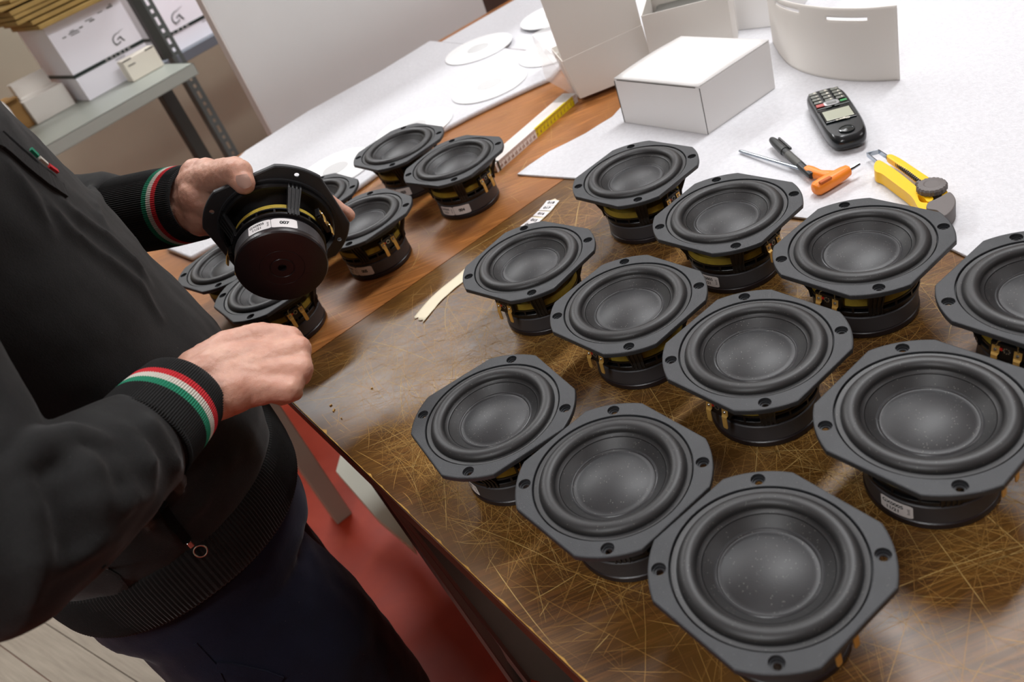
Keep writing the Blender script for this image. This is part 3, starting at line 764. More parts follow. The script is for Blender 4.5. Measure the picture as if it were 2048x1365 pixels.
def open_box():
    z = TZ+.0105
    B0, B1 = U(1161, 197, TZ+.0105), U(1308, 139, TZ+.0105)
    ax = (B1-B0)/np.linalg.norm(B1-B0)
    q0, q1 = B0-ax*.012, B1-ax*.004
    T0, T1 = q0+np.array([0, 0, hgt(q0, 123)]), q1+np.array([0, 0, hgt(q1, 50)])
    K0, K1 = T0-ax*.008+np.array([0, 0, .13]), T1-ax*.003+np.array([0, 0, .13])
    ax = (B1-B0)/np.linalg.norm(B1-B0); back = np.array([-ax[1], ax[0], 0])*.085
    if back@FW < 0: back = -back
    back = back+np.array([0, 0, 0])
    t = thing('carton', 'open white carton with its wide flap standing up, left of the closed one', 'box', tuple(B0), group='white cartons')
    o0 = np.array(t.location); B0, B1, T0, T1, K0, K1 = [p-o0 for p in (B0, B1, T0, T1, K0, K1)]
    th = .0012; m = MB(); zl = np.array([0, 0, .0])
    m.quad3(B0, B1, T1, T0, th); m.quad3(B0+back+zl, B1+back+zl, T1+back, T0+back, th)
    m.quad3(B0+zl*.6, B0+back+zl, T0+back, T0, th); m.quad3(B1+zl*.6, B1+back+zl, T1+back, T1, th); m.quad3(B0+zl*.5, B1+zl*.5, B1+back+zl, B0+back+zl, th)
    m.obj('carton_body', M_CARDG, t)
    MB().quad3(T0+(T0-B0)*.01, T1+(T1-B1)*.01, K1, K0, th).obj('flap', M_CARDG, t)
    # clear plastic side flap hanging off the left of the box
    m = MB(); P = [np.array(p)-o0 for p in (U(1064, 70, TZ+.085), U(1122, 126, TZ+.069), U(1160, 197, TZ+.003), U(1092, 160, TZ+.014))]
    m.quad3(*P, .0006); m.quad3(P[0]+[0, 0, .001], np.array(U(1108, 46, TZ+.08))-o0, np.array(U(1120, 100, TZ+.07))-o0, P[0]*.2+P[1]*.8, .0006)
    m.obj('clear_flap', clearmat(), t)
open_box()
def third_box():
    z = TZ+FT+.0005
    r0, l0 = U(1473, 118, z), U(1310, 154, z)
    ax = (r0-l0); ax /= np.linalg.norm(ax); bk = np.array([-ax[1], ax[0], 0])*.12
    h = hgt(r0, -3); hl = hgt(l0, 25)
    t = thing('carton', 'open white carton at the top border, dark inside, behind the closed one', 'box', tuple(l0), group='white cartons')
    o0 = np.array(t.location); r0, l0 = r0-o0, l0-o0; up = np.array([0, 0, 1.])
    m = MB(); th = .0012
    hh = (h+hl)/2
    m.quad3(l0, r0, r0+up*hh, l0+up*hh, th); m.quad3(l0+bk, r0+bk, r0+bk+up*hh, l0+bk+up*hh, th); m.quad3(l0, l0+bk, l0+bk+up*hh, l0+up*hh, th); m.quad3(r0, r0+bk, r0+bk+up*hh, r0+up*hh, th)
    m.quad3(l0+up*.001, r0+up*.001, r0+bk+up*.001, l0+bk+up*.001, th)
    m.obj('carton_body', M_CARDG, t)
    q = MB(); e = ax*.003; f_ = bk*.03
    q.box((l0+r0+bk)/2+up*(hh-.035), (np.linalg.norm(r0-l0)*.9, .12, .02), np.array([ax, bk/np.linalg.norm(bk), up]).T, bev=.006)
    q.obj('dark_padding', mat('dark_grey_foam', g(84, 82, 76), .8, bs=200, bstr=.3), t)
    # low carton to the right
    z = TZ+FT+.0005
    a, b = U(1484, 60, z), U(1540, 54, z)
    ax = (b-a); L = np.linalg.norm(ax); ax /= L; bk = np.array([-ax[1], ax[0], 0])
    t = thing('carton', 'low white carton with a red line on top, beside the standing slotted card', 'box', tuple(a), group='white cartons')
    c = (b-a)/2+bk*.05+ax*.012; Mx = np.array([ax, bk, up]).T
    MB().box(c+up*.027, (L+.04, .10, .054), Mx, bev=.001).obj('carton_body', M_WHITE, t)
    MB().box(c+up*.0555+bk*.01, (L+.03, .06, .003), Mx, bev=.0008).obj('red_strip', mat('red_print', g(170, 40, 40), .5), t)
third_box()
def card():
    z = TZ+FT+.0006
    bp = [(1546, 84), (1560, 110), (1578, 130), (1604, 144), (1636, 153), (1670, 159), (1705, 162), (1745, 163), (1800, 160)]
    tp = [0, -2, 1, 5, 12, 14, 15, 16, 11]
    B = [U(x, y, z) for x, y in bp]
    hs = [hgt(b, y) for b, y in zip(B, (-8, -3, 1, 5, 10, 14, 15.5, 16, 11))]
    h = float(np.median(hs)); 
    # resample
    D_ = [0]
    for i in range(1, len(B)): D_.append(D_[-1]+np.linalg.norm(B[i]-B[i-1]))
    n = 66; P = []
    for k in range(n+1):
        s_ = D_[-1]*k/n; P.append(np.array([np.interp(s_, D_, [b[j] for b in B]) for j in range(3)]))
    for _ in range(8): P = [P[0]]+[(P[i-1]+2*P[i]+P[i+1])/4 for i in range(1, n)]+[P[-1]]
    HH = [np.interp(D_[-1]*k/n, D_, hs) for k in range(n+1)]
    HH = [h*.5+x*.5 for x in HH]
    def slot(k, j):
        return False
    rows = 24; V = []; fs = []
    def spx(k): return pj(P[k]+np.array([0, 0, HH[k]*.8]))[0]
    for k in range(n+1):
        for j in range(rows+1): V.append(P[k]+np.array([0, 0, HH[k]*j/rows]))
    for k in range(n):
        xm = (spx(k)+spx(k+1))/2
        for j in range(rows):
            ya = j/rows
            if 1655 < xm < 1735 and 20 <= j <= 20: continue
            if 1553 < xm < 1599 and 21 <= j <= 21: continue
            fs.append((k*(rows+1)+j, (k+1)*(rows+1)+j, (k+1)*(rows+1)+j+1, k*(rows+1)+j+1))
    o = MB().add(V, fs, 0, True).obj('slotted_card', M_CARDG, fix=False)
    md = o.modifiers.new('s', 'SOLIDIFY'); md.thickness = .0014; md.offset = 0; bake(o)
    tag(o, 'bent grey-white cardboard insert with two slots, standing upright on the foam', 'card')
card()

# ------------------------------------------------------------------ cordless phone
def phone():
    z0 = TZ+FT+.0005
    a, b = U(1642, 178, z0+.02), U(1703, 276, z0+.02)
    d = (b-a); L = np.linalg.norm(d); d /= L
    Wd = .049; c = (a+b)/2; rz = math.atan2(d[1], d[0])
    # local x: from keypad end to display end; y: left of that
    t = thing('cordless_phone', 'black cordless phone lying face up on the foam, keypad end away from camera', 'phone', (c[0], c[1], z0), rz)
    def out(x, s_=1.0): # superellipse half width
        q = abs(x)/(L/2); return Wd/2*s_*(1-q**7)**(1/2.6)*(1-.06*x/L)
    def ringz(s_, z, dome=0):
        n = 72; P = []
        for i in range(n):
            an = 2*PI*i/n; cx, sx = math.cos(an), math.sin(an); e = .42
            x = L/2*s_*math.copysign(abs(cx)**e, cx); y = Wd/2*s_*math.copysign(abs(sx)**(e*1.2), sx)*(1-.05*math.cos(an))
            P.append((x, y, z+dome*(1-(2*y/Wd)**2)-.0025*(x/L*2)**2*(1 if z > .012 else 0)))
        return P
    MB().loft([ringz(.80, 0), ringz(.93, .003), ringz(.99, .009), ringz(1, .014), ringz(.995, .018), ringz(.965, .0215), ringz(.90, .0232, .0006)]).obj('phone_body', mat('phone_black_gloss', g(26, 30, 32), .22), t)
    K = mat('phone_keys', g(104, 106, 98), .4); zt = .0232
    def top(x, y): return zt+.0006*(1-(2*y/Wd)**2)-.0025*(x/L*2)**2+.0003
    kb = MB(); kt = MB()
    digits = ['*', '0', '#', '7', '8', '9', '4', '5', '6', '1', '2', '3']
    for r_ in range(4):
        for cc in range(3):
            x = -L/2+.016+r_*.0105; y = (cc-1)*-.0138*-1
            o = MB().box((x, y, top(x, y)+.0004), (.0066, .0105, .0014), bev=.0005).obj('key', K, t)
            m = MB(); text_on(m, digits[r_*3+(2-cc)], .0056, (x, y+.002, top(x, y)+.0012), (0, -1, 0), (1, 0, 0), bold=.0002)
            m.obj('key_digit', mat('pale_ink', g(220, 215, 200), .5), o)
    xk = -L/2+.016+4*.0105+.001
    MB().box((xk, -.0138, top(xk, 0)+.0004), (.0078, .0105, .0016), bev=.0005).obj('red_key', mat('red_key', g(170, 70, 66), .4), t)
    MB().box((xk, .0150, top(xk, 0)+.0004), (.0050, .0085, .0012), bev=.0005).obj('green_key', mat('green_key', g(40, 140, 70), .4), t)
    o = MB().loft([[(xk+math.copysign(abs(math.cos(a_))**.6, math.cos(a_))*.0068*s_, math.copysign(abs(math.sin(a_))**.5, math.sin(a_))*.0095*s_, top(xk, 0)+z) for a_ in [2*PI*i/32 for i in range(32)]] for s_, z in ((1, 0), (1, .0012), (.8, .0014), (.76, .001))])
    o.obj('navigation_key', mat('silver_plastic', g(176, 176, 178), .3, metal=.5), t)
    MB().box((xk, 0, top(xk, 0)+.0012), (.006, .0125, .0008), bev=.0003).obj('navigation_centre', mat('grey_key', g(110, 110, 108), .4), t)
    for s_ in (-1, 1): MB().box((xk+.0095, s_*.0108, top(xk, .01)+.0003), (.0028, .0185, .0014), bev=.0005).obj('soft_key', mat('dark_key', g(60, 64, 62), .35), t)
    xs = xk+.034
    MB().box((xs-.001, 0, top(xs, 0)-.0004), (.036, .037, .0012), bev=.0004).obj('display_frame', mat('display_bezel', g(30, 32, 32), .12), t)
    MB().box((xs, 0, top(xs, 0)+.0004), (.027, .033, .0006), bev=.0002).obj('display', mat('grey_lcd', g(168, 170, 152), .18), t)
    m = MB(); text_on(m, 'Gigaset', .0055, (xs+.0170, .002, top(xs+.017, 0)+.0006), (0, -1, 0), (1, 0, 0), bold=.0002); m.obj('printed_text', mat('pale_ink', (1, 1, 1), .5), t)
    xe = L/2-.0215
    MB().lathe([(.0095, 0), (.0095, .0010), (.0080, .0012), (.0078, .0003), (0, .0006)], 32, c=(xe, 0, top(xe, 0)-.0003)).obj('ear_ring', mat('gloss_ring', g(52, 56, 56), .12), t)
phone()

# ------------------------------------------------------------------ hex driver, pen, cutter
def driver():
    z = TZ+FT+.0035
    A, B, C_ = U(1479, 302, z), U(1632, 347, z+.006), U(1665, 360, z+.009)
    t = thing('hex_driver', 'orange T-handle hex driver with a long steel shaft lying under the black pen', 'screwdriver', tuple(A))
    o0 = np.array(t.location); st = mat('chrome_steel', g(170, 180, 190), .18, metal=1)
    MB().tube([A-o0, (A*.97+B*.03)-o0, B-o0], [.0016, .0021, .0021], 16).obj('shaft', st, t)
    G0, G1 = U(1634, 377, z+.006), U(1699, 339, z+.008)
    om = mat('orange_rubber', g(250, 140, 40), .4)
    d = G1-G0; L = np.linalg.norm(d); d /= L
    sd = (C_-B)/np.linalg.norm(C_-B)
    m = MB()
    # cross grip: flattened tapered bar
    def ringat(c, a, b_, ax):
        ax = ax/np.linalg.norm(ax); e = np.cross([0, 0, 1.], ax); e /= np.linalg.norm(e); k = np.cross(ax, e)
        return [c+e*a*math.copysign(abs(math.cos(q))**.8, math.cos(q))+k*b_*math.copysign(abs(math.sin(q))**.8, math.sin(q)) for q in [2*PI*i/20 for i in range(20)]]
    prof = [(-.10, .003, .004), (-.07, .0065, .0065), (0, .0088, .008), (.2, .0092, .0082), (.5, .0085, .008), (.8, .0075, .0075), (.95, .0062, .0065), (1.0, .0035, .004)]
    m.loft([ringat(G0+d*L*s_-o0, a, b_, d) for s_, a, b_ in prof])
    m.loft([ringat(p-o0, a, b_, sd) for p, a, b_ in ((U(1614, 340, z+.006), .0055, .0055), (U(1622, 344, z+.006), .0068, .0065), (U(1640, 350, z+.006), .0050, .0058), (U(1665, 354, z+.007), .0085, .007))])
    m.obj('handle', om, t)
    MB().tube([U(1690, 344, z+.009)-o0, U(1706, 336, z+.011)-o0, U(1719, 328, z+.012)-o0], [.0024, .0022, .0020], 6).obj('short_tip', st, t)
    MB().box((U(1646, 363, z+.0145)+U(1655, 358, z+.0150))/2-o0, (.016, .005, .003), rotm('Z', math.atan2(d[1], d[0])), bev=.001).obj('handle_slot', mat('deep_orange', g(190, 90, 20), .6), t)
driver()
def pen():
    z = TZ+FT+.0065
    A, B = U(1543, 279, z+.004), U(1624, 352, z+.003)
    d = B-A; L = np.linalg.norm(d); d /= L
    q = Vector(d).to_track_quat('Z', 'X').to_matrix(); Mx = np.array(q)
    t = thing('marker_pen', 'black capped marker pen lying across the steel shaft', 'pen', tuple(A)); bl = mat('pen_black', g(38, 40, 40), .4)
    MB().lathe([(0, .030), (.0046, .030), (.0050, .034), (.0050, L-.018), (.0048, L-.017), (.0048, L-.003), (.0040, L), (0, L)], 28, rot=Mx).obj('barrel', bl, t)
    MB().lathe([(0, -.001), (.0034, 0), (.0042, .002), (.0056, .012), (.0060, .036), (.0058, .042), (0, .042)], 28, rot=Mx).obj('cap', bl, t)
    e = np.cross(d, [0, 0, 1.]); e /= np.linalg.norm(e); kz = np.cross(e, d)
    MB().loft([[Mx@np.array([0, 0, zz])+(-e)*(.0070)+kz*.002+e*a+kz*b_ for a, b_ in ((-.0012, -.0015), (.0012, -.0015), (.0012, .0015), (-.0012, .0015))] for zz in (.008, .020, .044)], smooth=False).obj('pen_clip', bl, t)
    MB().lathe([(.0051, .052), (.00515, .0525), (.00515, .086), (.0051, .0865)], 28, rot=Mx).obj('barrel_print', mat('grey_print', g(84, 84, 80), .5), t)
pen()
def cutter():
    z = TZ+FT+.0005
    t = thing('snap_off_cutter', 'yellow snap-off cutter with a round grey wheel, lying on the foam', 'cutter', tuple(U(1850, 410, z)))
    o0 = np.array(t.location)
    ye = mat('yellow_plastic', g(252, 196, 14), .38); gr = mat('grey_rubber', g(104, 98, 96), .55); st = mat('chrome_steel', g(170, 180, 190), .18, metal=1)
    def sh(name, px, z0, z1, m, bev=.002, parent=t, sm=2):
        P = [U(x, y, z+z1)[:2]-o0[:2] for x, y in px]; P = smooth_poly(P, sm)
        o = MB().prism([tuple(p) for p in P], z0, z1).obj(name, m, parent); bevel_obj(o, bev, 3); return o
    # coordinates from the detail crop: scale .11719, origin 1720,290
    c = lambda L_: [(1720+x*.11719, 290+y*.11719) for x, y in L_]
    sh('grip', c([(240, 330), (270, 275), (330, 255), (400, 290), (560, 390), (760, 540), (950, 700), (1060, 790), (1240, 880), (1260, 930), (1180, 975), (1130, 960), (1100, 900), (1000, 845), (985, 880), (1020, 970), (1100, 985), (1160, 980),
        (1160, 1080), (1330, 1110), (1350, 1190), (1300, 1200), (1180, 1155), (1010, 1095), (960, 1020), (920, 930), (830, 830), (640, 690), (480, 570), (360, 480), (270, 460), (235, 410)]), .001, .015, ye, .004)
    sh('blade_sheath', c([(450, 165), (500, 150), (560, 155), (700, 225), (960, 400), (1200, 560), (1500, 770), (1490, 830), (1380, 860), (1060, 640), (760, 400), (560, 270), (455, 200)]), .006, .014, ye, .0015, sm=1)
    sh('end_cap', c([(1125, 1040), (1160, 970), (1290, 920), (1440, 840), (1530, 785), (1600, 850), (1640, 930), (1630, 1020), (1560, 1130), (1460, 1210), (1370, 1215), (1345, 1120), (1240, 1100), (1140, 1090)]), .0, .018, gr, .005)
    rc = U(1720+1225*.11719, 290+660*.11719, z+.023)-o0; kn = MB(); n = 80
    def kr(r, zz, amp): return [(rc[0]+(r+amp*(1 if (i//2) % 2 else -1))*math.cos(2*PI*i/n), rc[1]+(r+amp*(1 if (i//2) % 2 else -1))*math.sin(2*PI*i/n), zz) for i in range(n)]
    kn.loft([kr(.0135, .0150, .0003), kr(.0148, .0165, .0004), kr(.0148, .0205, .0004), kr(.0135, .0225, .0004), kr(.0085, .0232, 0), kr(.0070, .0226, 0), kr(.001, .0226, 0)], smooth=False)
    kn.obj('lock_wheel', gr, t)
    MB().lathe([(0, .0), (.0085, 0), (.0085, .0155), (0, .0155)], 32, c=(rc[0]+.003, rc[1]-.004, 0)).obj('wheel_base', mat('dark_rubber', g(64, 62, 58), .6), t)
    p = U(1720+1000*.11719, 290+660*.11719, z+.014)-o0
    MB().lathe([(0, .0), (.0035, .001), (.0038, .006), (.002, .0085), (0, .0085)], 16, c=(p[0], p[1], .008)).obj('stud', gr, t)
    # steel channel bent round the tip
    P0, P1, P2, P3 = [U(1720+x*.11719, 290+y*.11719, z+zz)-o0 for x, y, zz in ((290, 300, .009), (125, 165, .008), (320, 115, .010), (470, 210, .010))]
    m = MB(); 
    for a, b in ((P0, P1), (P1, P2), (P2, P3)):
        dd = b-a; l = np.linalg.norm(dd); m.box((a+b)/2, (l+.001, .0012, .0055), np.array(Vector(dd).to_track_quat('X', 'Z').to_matrix()))
    m.obj('blade_channel', st, t)
    m = MB(); A, B = P3, U(1720+1040*.11719, 290+640*.11719, z+.0145)-o0; 
    for k in range(22):
        q = A+(B-A)*(k/21); m.box(q+np.array([0, 0, -.0005]), (.0018, .0028, .004), rotm('Z', math.atan2((B-A)[1], (B-A)[0])))
    m.obj('ratchet_teeth', mat('dark_rubber', g(64, 62, 58), .6), t)
cutter()
CH = ['largest pale wood chip near the table corner by the fist', 'second pale wood chip, just below the largest one near the table corner', 'pale wood chip farther in from the edge, above the largest', 'small pale wood chip between the largest one and the table edge', 'tiniest pale wood chip, halfway to the leftmost front woofer']
for ci, (x, y, L, a) in enumerate(((662, 812, .0035, .3), (668, 822, .0045, 1.1), (744, 778, .0025, .2), (683, 838, .0018, 2), (868, 864, .001, 1))):
    p = U(x, y); o = MB().box((0, 0, .0007), (L, .0016, .0012), rotm('Z', a), bev=.0003).obj('wood_chip', M_RAW); o.location = p+np.array([0, 0, .0003])
    tag(o, CH[ci], 'wood chip', 'wood chips by the table corner')

# ------------------------------------------------------------------ shelving, boxes and partition at the back
ZS = .90
def shelving():
    K = U(386, 126, ZS); Kn = K@E2; Ke = K@E1
    gm = mat('grey_shelf_steel', g(168, 174, 166), .4, bs=60, bstr=.05); gp = mat('grey_slotted_post', g(92, 98, 96), .45); gd = mat('dark_slotted_post', g(56, 58, 54), .5)
    t = thing('shelf_rack', 'grey slotted-angle steel rack against the wall, upper left', 'shelf', tuple(en(Ke-.6, Kn+.2, 0)))
    inv = Matrix.Translation(-Vector(t.location))
    def put(mb, name, m, par=t):
        o = mb.obj(name, m, par)
        o.matrix_parent_inverse = inv if par is t else Matrix()
        return o
    Ls, Dp = 1.6, .40
    def board(z, e1, n0, Ls, Dp):
        m = MB(); th = .035
        m.box(en(e1-Ls/2, n0+Dp/2, z-.001), (Ls, Dp, .002), EROT); m.box(en(e1-Ls/2, n0+.001, z-th/2), (Ls, .002, th), EROT); m.box(en(e1-Ls/2, n0+Dp, z-th/2), (Ls, .002, th), EROT)
        m.box(en(e1-.001, n0+Dp/2, z-th/2), (.002, Dp, th), EROT); m.box(en(e1-Ls+.001, n0+Dp/2, z-th/2), (.002, Dp, th), EROT)
        m.box(en(e1-Ls/2, n0+.008, z-th+.001), (Ls, .016, .002), EROT); return m
    put(board(ZS, Ke, Kn, Ls, Dp), 'shelf_board', gm); put(board(.12, Ke, Kn, Ls, Dp), 'shelf_board', gm); put(board(1.75, Ke, Kn, Ls, Dp), 'shelf_board', gm)
    def post(x, y, zt, z0, z1, m, w=.038, side=1):
        P = U(x, y, zt); e, n = P@E1, P@E2; mb = MB(); 
        # slotted face toward the camera built from strips so that the slots are open
        zz = z0; a = w*.36
        mb.box(en(e-w/2+a/2, n, (z0+z1)/2), (a, .002, z1-z0), EROT); mb.box(en(e+w/2-a/2, n, (z0+z1)/2), (a, .002, z1-z0), EROT)
        mw = w-2*a; k = 0
        while zz < z1:
            g_, sl = .013, (.026 if k % 2 else .012); mb.box(en(e, n, zz+g_/2), (mw, .002, g_), EROT); zz += g_+sl; k += 1
        mb.box(en(e-side*w/2, n-w/2*0+w/2, (z0+z1)/2), (.002, w, z1-z0), EROT)
        return mb
    put(post(353, 108, ZS, 0, 2.0, gp), 'slotted_post', gp)
    P = U(353, 108, ZS); e_, n_ = P@E1, P@E2
    put(MB().box(en(e_-.030, n_+.012, 1.45), (.03, .03, 1.1), EROT), 'shaded_flange', gd)  # dark bar stands for the post's side flange lying in shade
    # dark post carrying the board lower down
    q = at(331, 181, (U(353, 108, ZS)-CAM)@FW+.02); e, n = q@E1, q@E2
    m = MB().box(en(e, n, ZS/2-.02), (.042, .003, ZS-.045), EROT); m.box(en(e-.02, n+.02, ZS/2-.02), (.003, .04, ZS-.045), EROT); put(m, 'dark_post', gd)
    # second bay farther right and back
    z2 = ZS-.10; Q = U(440, 62, z2); n2 = Q@E2; e2 = Q@E1
    put(board(z2, e2+.5, n2-.02, .5+e2-Ke-.0, .38), 'rear_shelf_board', mat('blue_grey_shelf', g(104, 110, 118), .45))
    return K, Ke, Kn, n2, e2, z2
K, Ke, Kn, n2, e2, z2 = shelving()
def logo(mb, o, ex, ey, s_, mi=1):
    ex, ey = np.array(ex, float), np.array(ey, float); ez = np.cross(ex, ey)
    def stroke(pts, w):
        V = []
        for i, (x, y) in enumerate(pts):
            x2, y2 = pts[min(i+1, len(pts)-1)]; x1, y1 = pts[max(0, i-1)]; dx, dy = x2-x1, y2-y1; l = math.hypot(dx, dy); ww = w[i] if isinstance(w, list) else w
            for sg in (-1, 1): V.append(o+ex*(x-dy/l*ww*sg)*s_+ey*(y+dx/l*ww*sg)*s_+ez*.0012)
        mb.add(V, [(2*i, 2*i+2, 2*i+3, 2*i+1) for i in range(len(pts)-1)], mi, False)
    # swoosh arc, foot bar and small r
    arc = [(1.25*math.cos(a)*1.0+.35, .95*math.sin(a)) for a in [PI*.45+(PI*1.22-PI*.45)*i/16 for i in range(17)]]
    stroke([(1.6, 1.2)]+[(.9, 1.08)]+arc, [.014, .03]+[.045+.08*i/16 for i in range(17)])
    stroke([(-.62, -.55), (-.2, -.52), (.25, -.35)], .08)
    stroke([(-.15, .05), (.2, .22), (.6, .32)], .075)
    stroke([(.52, .35), (.62, .0), (.75, -.35), (.98, -.5)], [.13, .12, .12, .06])
def cartons():
    # the big printed carton with a black band
    wc = mat('cool_white_carton', g(244, 242, 250), .55); bk = mat('black_green_print', g(26, 40, 36), .5); gp = mat('grey_print', g(120, 120, 120), .6)
    def printed(lab, F0, F1, ytop, dp, name='carton', lower=.34, lx=.72):
        L = np.linalg.norm((F1-F0)[:2]); ax = E1; h = hgt(F0, ytop)
        t = thing(name, lab, 'box', tuple(F0), SA)
        B = MB().box((L/2, dp/2, h/2), (L, dp, h), bev=.001)
        B.box((L/2, -.0006, h*lower), (L+.001, .0015, h*.045), mi=1); B.box((-.0006, dp/2, h*lower), (.0015, dp, h*.045), mi=1)
        logo(B, np.array([L*lx, -.0006, h*(lower+.15)]), (1, 0, 0), (0, 0, 1), L*.075)
        text_on(B, 'G O L D E N', L*.045, (L*(lx-.10), -.0016, h*lower), (1, 0, 0), (0, 0, 1), 2, space=1.5)
        text_on(B, '|' * 30, L*.018, (L*.62, -.0008, h*(lower-.05)), (1, 0, 0), (0, 0, 1), 3)
        for (a, z_, w, hh) in ((.16, .80, .05, .012), (.29, .81, .13, .012), (.30, .785, .12, .01), (.28, .83, .06, .01), (.40, .82, .05, .014), (.53, .86, .10, .01), (.56, .835, .07, .016), (.70, .88, .07, .008), (.84, .885, .08, .018), (.86, .91, .04, .01)):
            B.box((L*a, -.0006, h*z_), (L*w, .001, h*hh), mi=3)
        B.obj('carton_shell', [wc, bk, M_LBL, gp], t)
        return t, h, L
    F0, F1 = U(180, 202, ZS+.001), U(320, 128, ZS+.001)
    ys = 58
    t, h, L = printed('large white printed carton with a black band, on the rack under ochre cardboard', F0, F1, 57, .24)
    # ochre cardboard stack on top
    rr = random.Random(2)
    Fz = F0[2]+h
    for i in range(7):
        th = .011+.006*rr.random(); off = rr.uniform(-.03, .012)-(.03 if i > 1 else 0)
        o = MB().box((0, 0, 0), (L*.98+.03, .29, th*.8), bev=.002).obj('cardboard_sheet', M_OCHRE)
        p = F0+E1*(L*.46+off)+E2*(.12+rr.uniform(-.015, .01)); o.location = (p[0], p[1], Fz+.0075+.0005); o.rotation_euler = (0, 0, SA+rr.uniform(-.04, .04)); Fz += th
        tag(o, ['ochre cardboard sheet, lowest of the pile on the printed carton', 'ochre cardboard sheet, second from the bottom of the pile', 'ochre cardboard sheet, third from the bottom of the pile', 'ochre cardboard sheet, middle of the pile on the carton', 'ochre cardboard sheet, third from the top of the pile', 'ochre cardboard sheet, second from the top of the pile', 'ochre cardboard sheet, topmost of the pile at the border'][i], 'cardboard', 'ochre cardboard pile')
    # small cream carton at the front right of the shelf
    a, b = U(268, 164, ZS+.001), U(332, 130, ZS+.001); L2 = np.linalg.norm((b-a)[:2]); h2 = hgt(a, 124)
    t = thing('small_carton', 'small cream carton with a slotted lid, in front of the large printed one', 'box', tuple(a), SA)
    MB().box((L2/2, .022, h2/2), (L2, .044, h2), bev=.0015).obj('carton_shell', mat('cream_card', g(240, 234, 220), .6), t)
    m = MB(); 
    for q in (.14, .84): m.box((L2*q, -.0004, h2*.97), (L2*.26, .001, .004))
    text_on(m, 'ABCDEF', L2*.07, (L2*.18, -.0008, h2*.68), (1, 0, 0), (0, 0, 1)) if False else None
    m.box((L2*.2, -.0004, h2*.7), (L2*.22, .001, .003)); m.obj('lid_slot', M_EDGE, t)
    # flat white carton left, with an open inner lid
    a, b = U(77, 249, ZS+.001), U(168, 201, ZS+.001); L3 = np.linalg.norm((b-a)[:2]); h3 = hgt(a, 206)
    t = thing('flat_carton', 'flat white carton with a raised tray on top, left on the rack', 'box', tuple(a), SA)
    MB().box((L3/2-.012, .05, h3/2), (L3-.024, .10, h3), bev=.001).obj('carton_shell', M_CARDG, t)
    m = MB().box((L3*.44, .075, h3+.026), (L3*.76, .003, .05)); m.box((L3*.44-L3*.38, .058, h3+.026), (.003, .035, .05)); m.box((L3*.44, .058, h3+.002), (L3*.76, .035, .003)); m.obj('raised_tray', M_CARDG, t)
    # brown carton
    a, b = U(48, 262, ZS+.001), U(72, 249, ZS+.001); h4 = hgt(b, 196)
    t = thing('brown_carton', 'brown cardboard carton at the left end of the rack', 'box', tuple(a-E1*.10), SA)
    MB().box((.10+np.linalg.norm((b-a)[:2])-.075, .06, h4/2), (.15, .12, h4), bev=.001).obj('carton_shell', M_KRAFT, t)
    m = MB().box((.09, .005, h4+.004), (.10, .05, .003)); m.obj('carton_flap', M_KRAFT, t)
    # pale tub in front, beside the worker's chest
    a = U(46, 300, ZS+.001); h5 = .13
    t = thing('white_tub', 'white rounded tub beside the brown carton, next to the person', 'tub', (a[0]-.035*E1[0], a[1]-.035*E1[1]+.01, a[2]), SA)
    MB().lathe([(0, 0), (.055, 0), (.062, .01), (.066, h5*.85), (.062, h5), (.055, h5+.006), (0, h5+.008)], 48).obj('tub_body', M_WHITE, t)
    # rear carton, second bay
    F0, F1 = U(349, 112, z2+.001), U(455, 50, z2+.001)
    F0 = F0+E2*.03; t, h, L = printed('white printed carton on the rear shelf, cut off by the pale board', F0, F0+E1*.34, -22, .22, lower=.26, lx=.30)
cartons()
# carton on the floor behind the post
a = U(478, 318, .0); t = thing('floor_carton', 'brown carton on the floor below the rack, against the wall', 'box', tuple(a+E2*.1-E1*.02), SA)
MB().box((.12, .1, .13), (.26, .2, .26), bev=.003).obj('carton_shell', M_KRAFT, t)
MB().box((.12, -.001, .13), (.05, .002, .26)).obj('packing_tape', mat('tan_tape', g(170, 135, 85), .35), t)

def partition():
    VP_ = 1.99
    def on(x, y):
        r = ray(x, y); k = (VP_-CAM@vv)/(r@vv); return CAM+k*r
    a, b = on(548, 270), on(974, 26); ua, ub = a@uu, b@uu
    t = thing('partition_board', 'plain pale grey board standing upright behind the far end of the tables', 'partition', tuple(uv((ua+ub)/2, VP_, 0)), TH)
    L = ub-ua; MB().box((0, .02, .69), (L, .04, 1.38), bev=.002).obj('board', mat('pale_grey_board', g(212, 212, 210), .6, var=.03, vs=3), t)
    for s_ in (-1, 1): MB().box((s_*L*.35, .02, .012), (.06, .3, .024), bev=.002).obj('foot', M_LEG, t)
    MB().box((-L/2-.0015, .02, .69), (.003, .042, 1.38)).obj('edge_trim', mat('light_edge', g(222, 218, 214), .5), t)
    # dark cabinet seen past it
    c = on(1015, 5); t = thing('dark_cabinet', 'dark brown cabinet glimpsed past the partition at the top border', 'cabinet', tuple(uv(c@uu+.25, 2.42, 0)), TH)
    dm = mat('dark_cabinet_wood', g(70, 58, 52), .5, var=.3, vs=8)
    MB().box((0, 0, .65), (.8, .4, 1.3), bev=.004).obj('carcass', dm, t)
    for s_ in (-1, 1):
        d_ = MB().box((s_*.197, -.21, .65), (.38, .02, 1.22), bev=.003).obj('cabinet_door', dm, t); MB().box((s_*.03, -.225, .75), (.012, .012, .12), bev=.002).obj('handle', M_LEGL, d_)
partition()
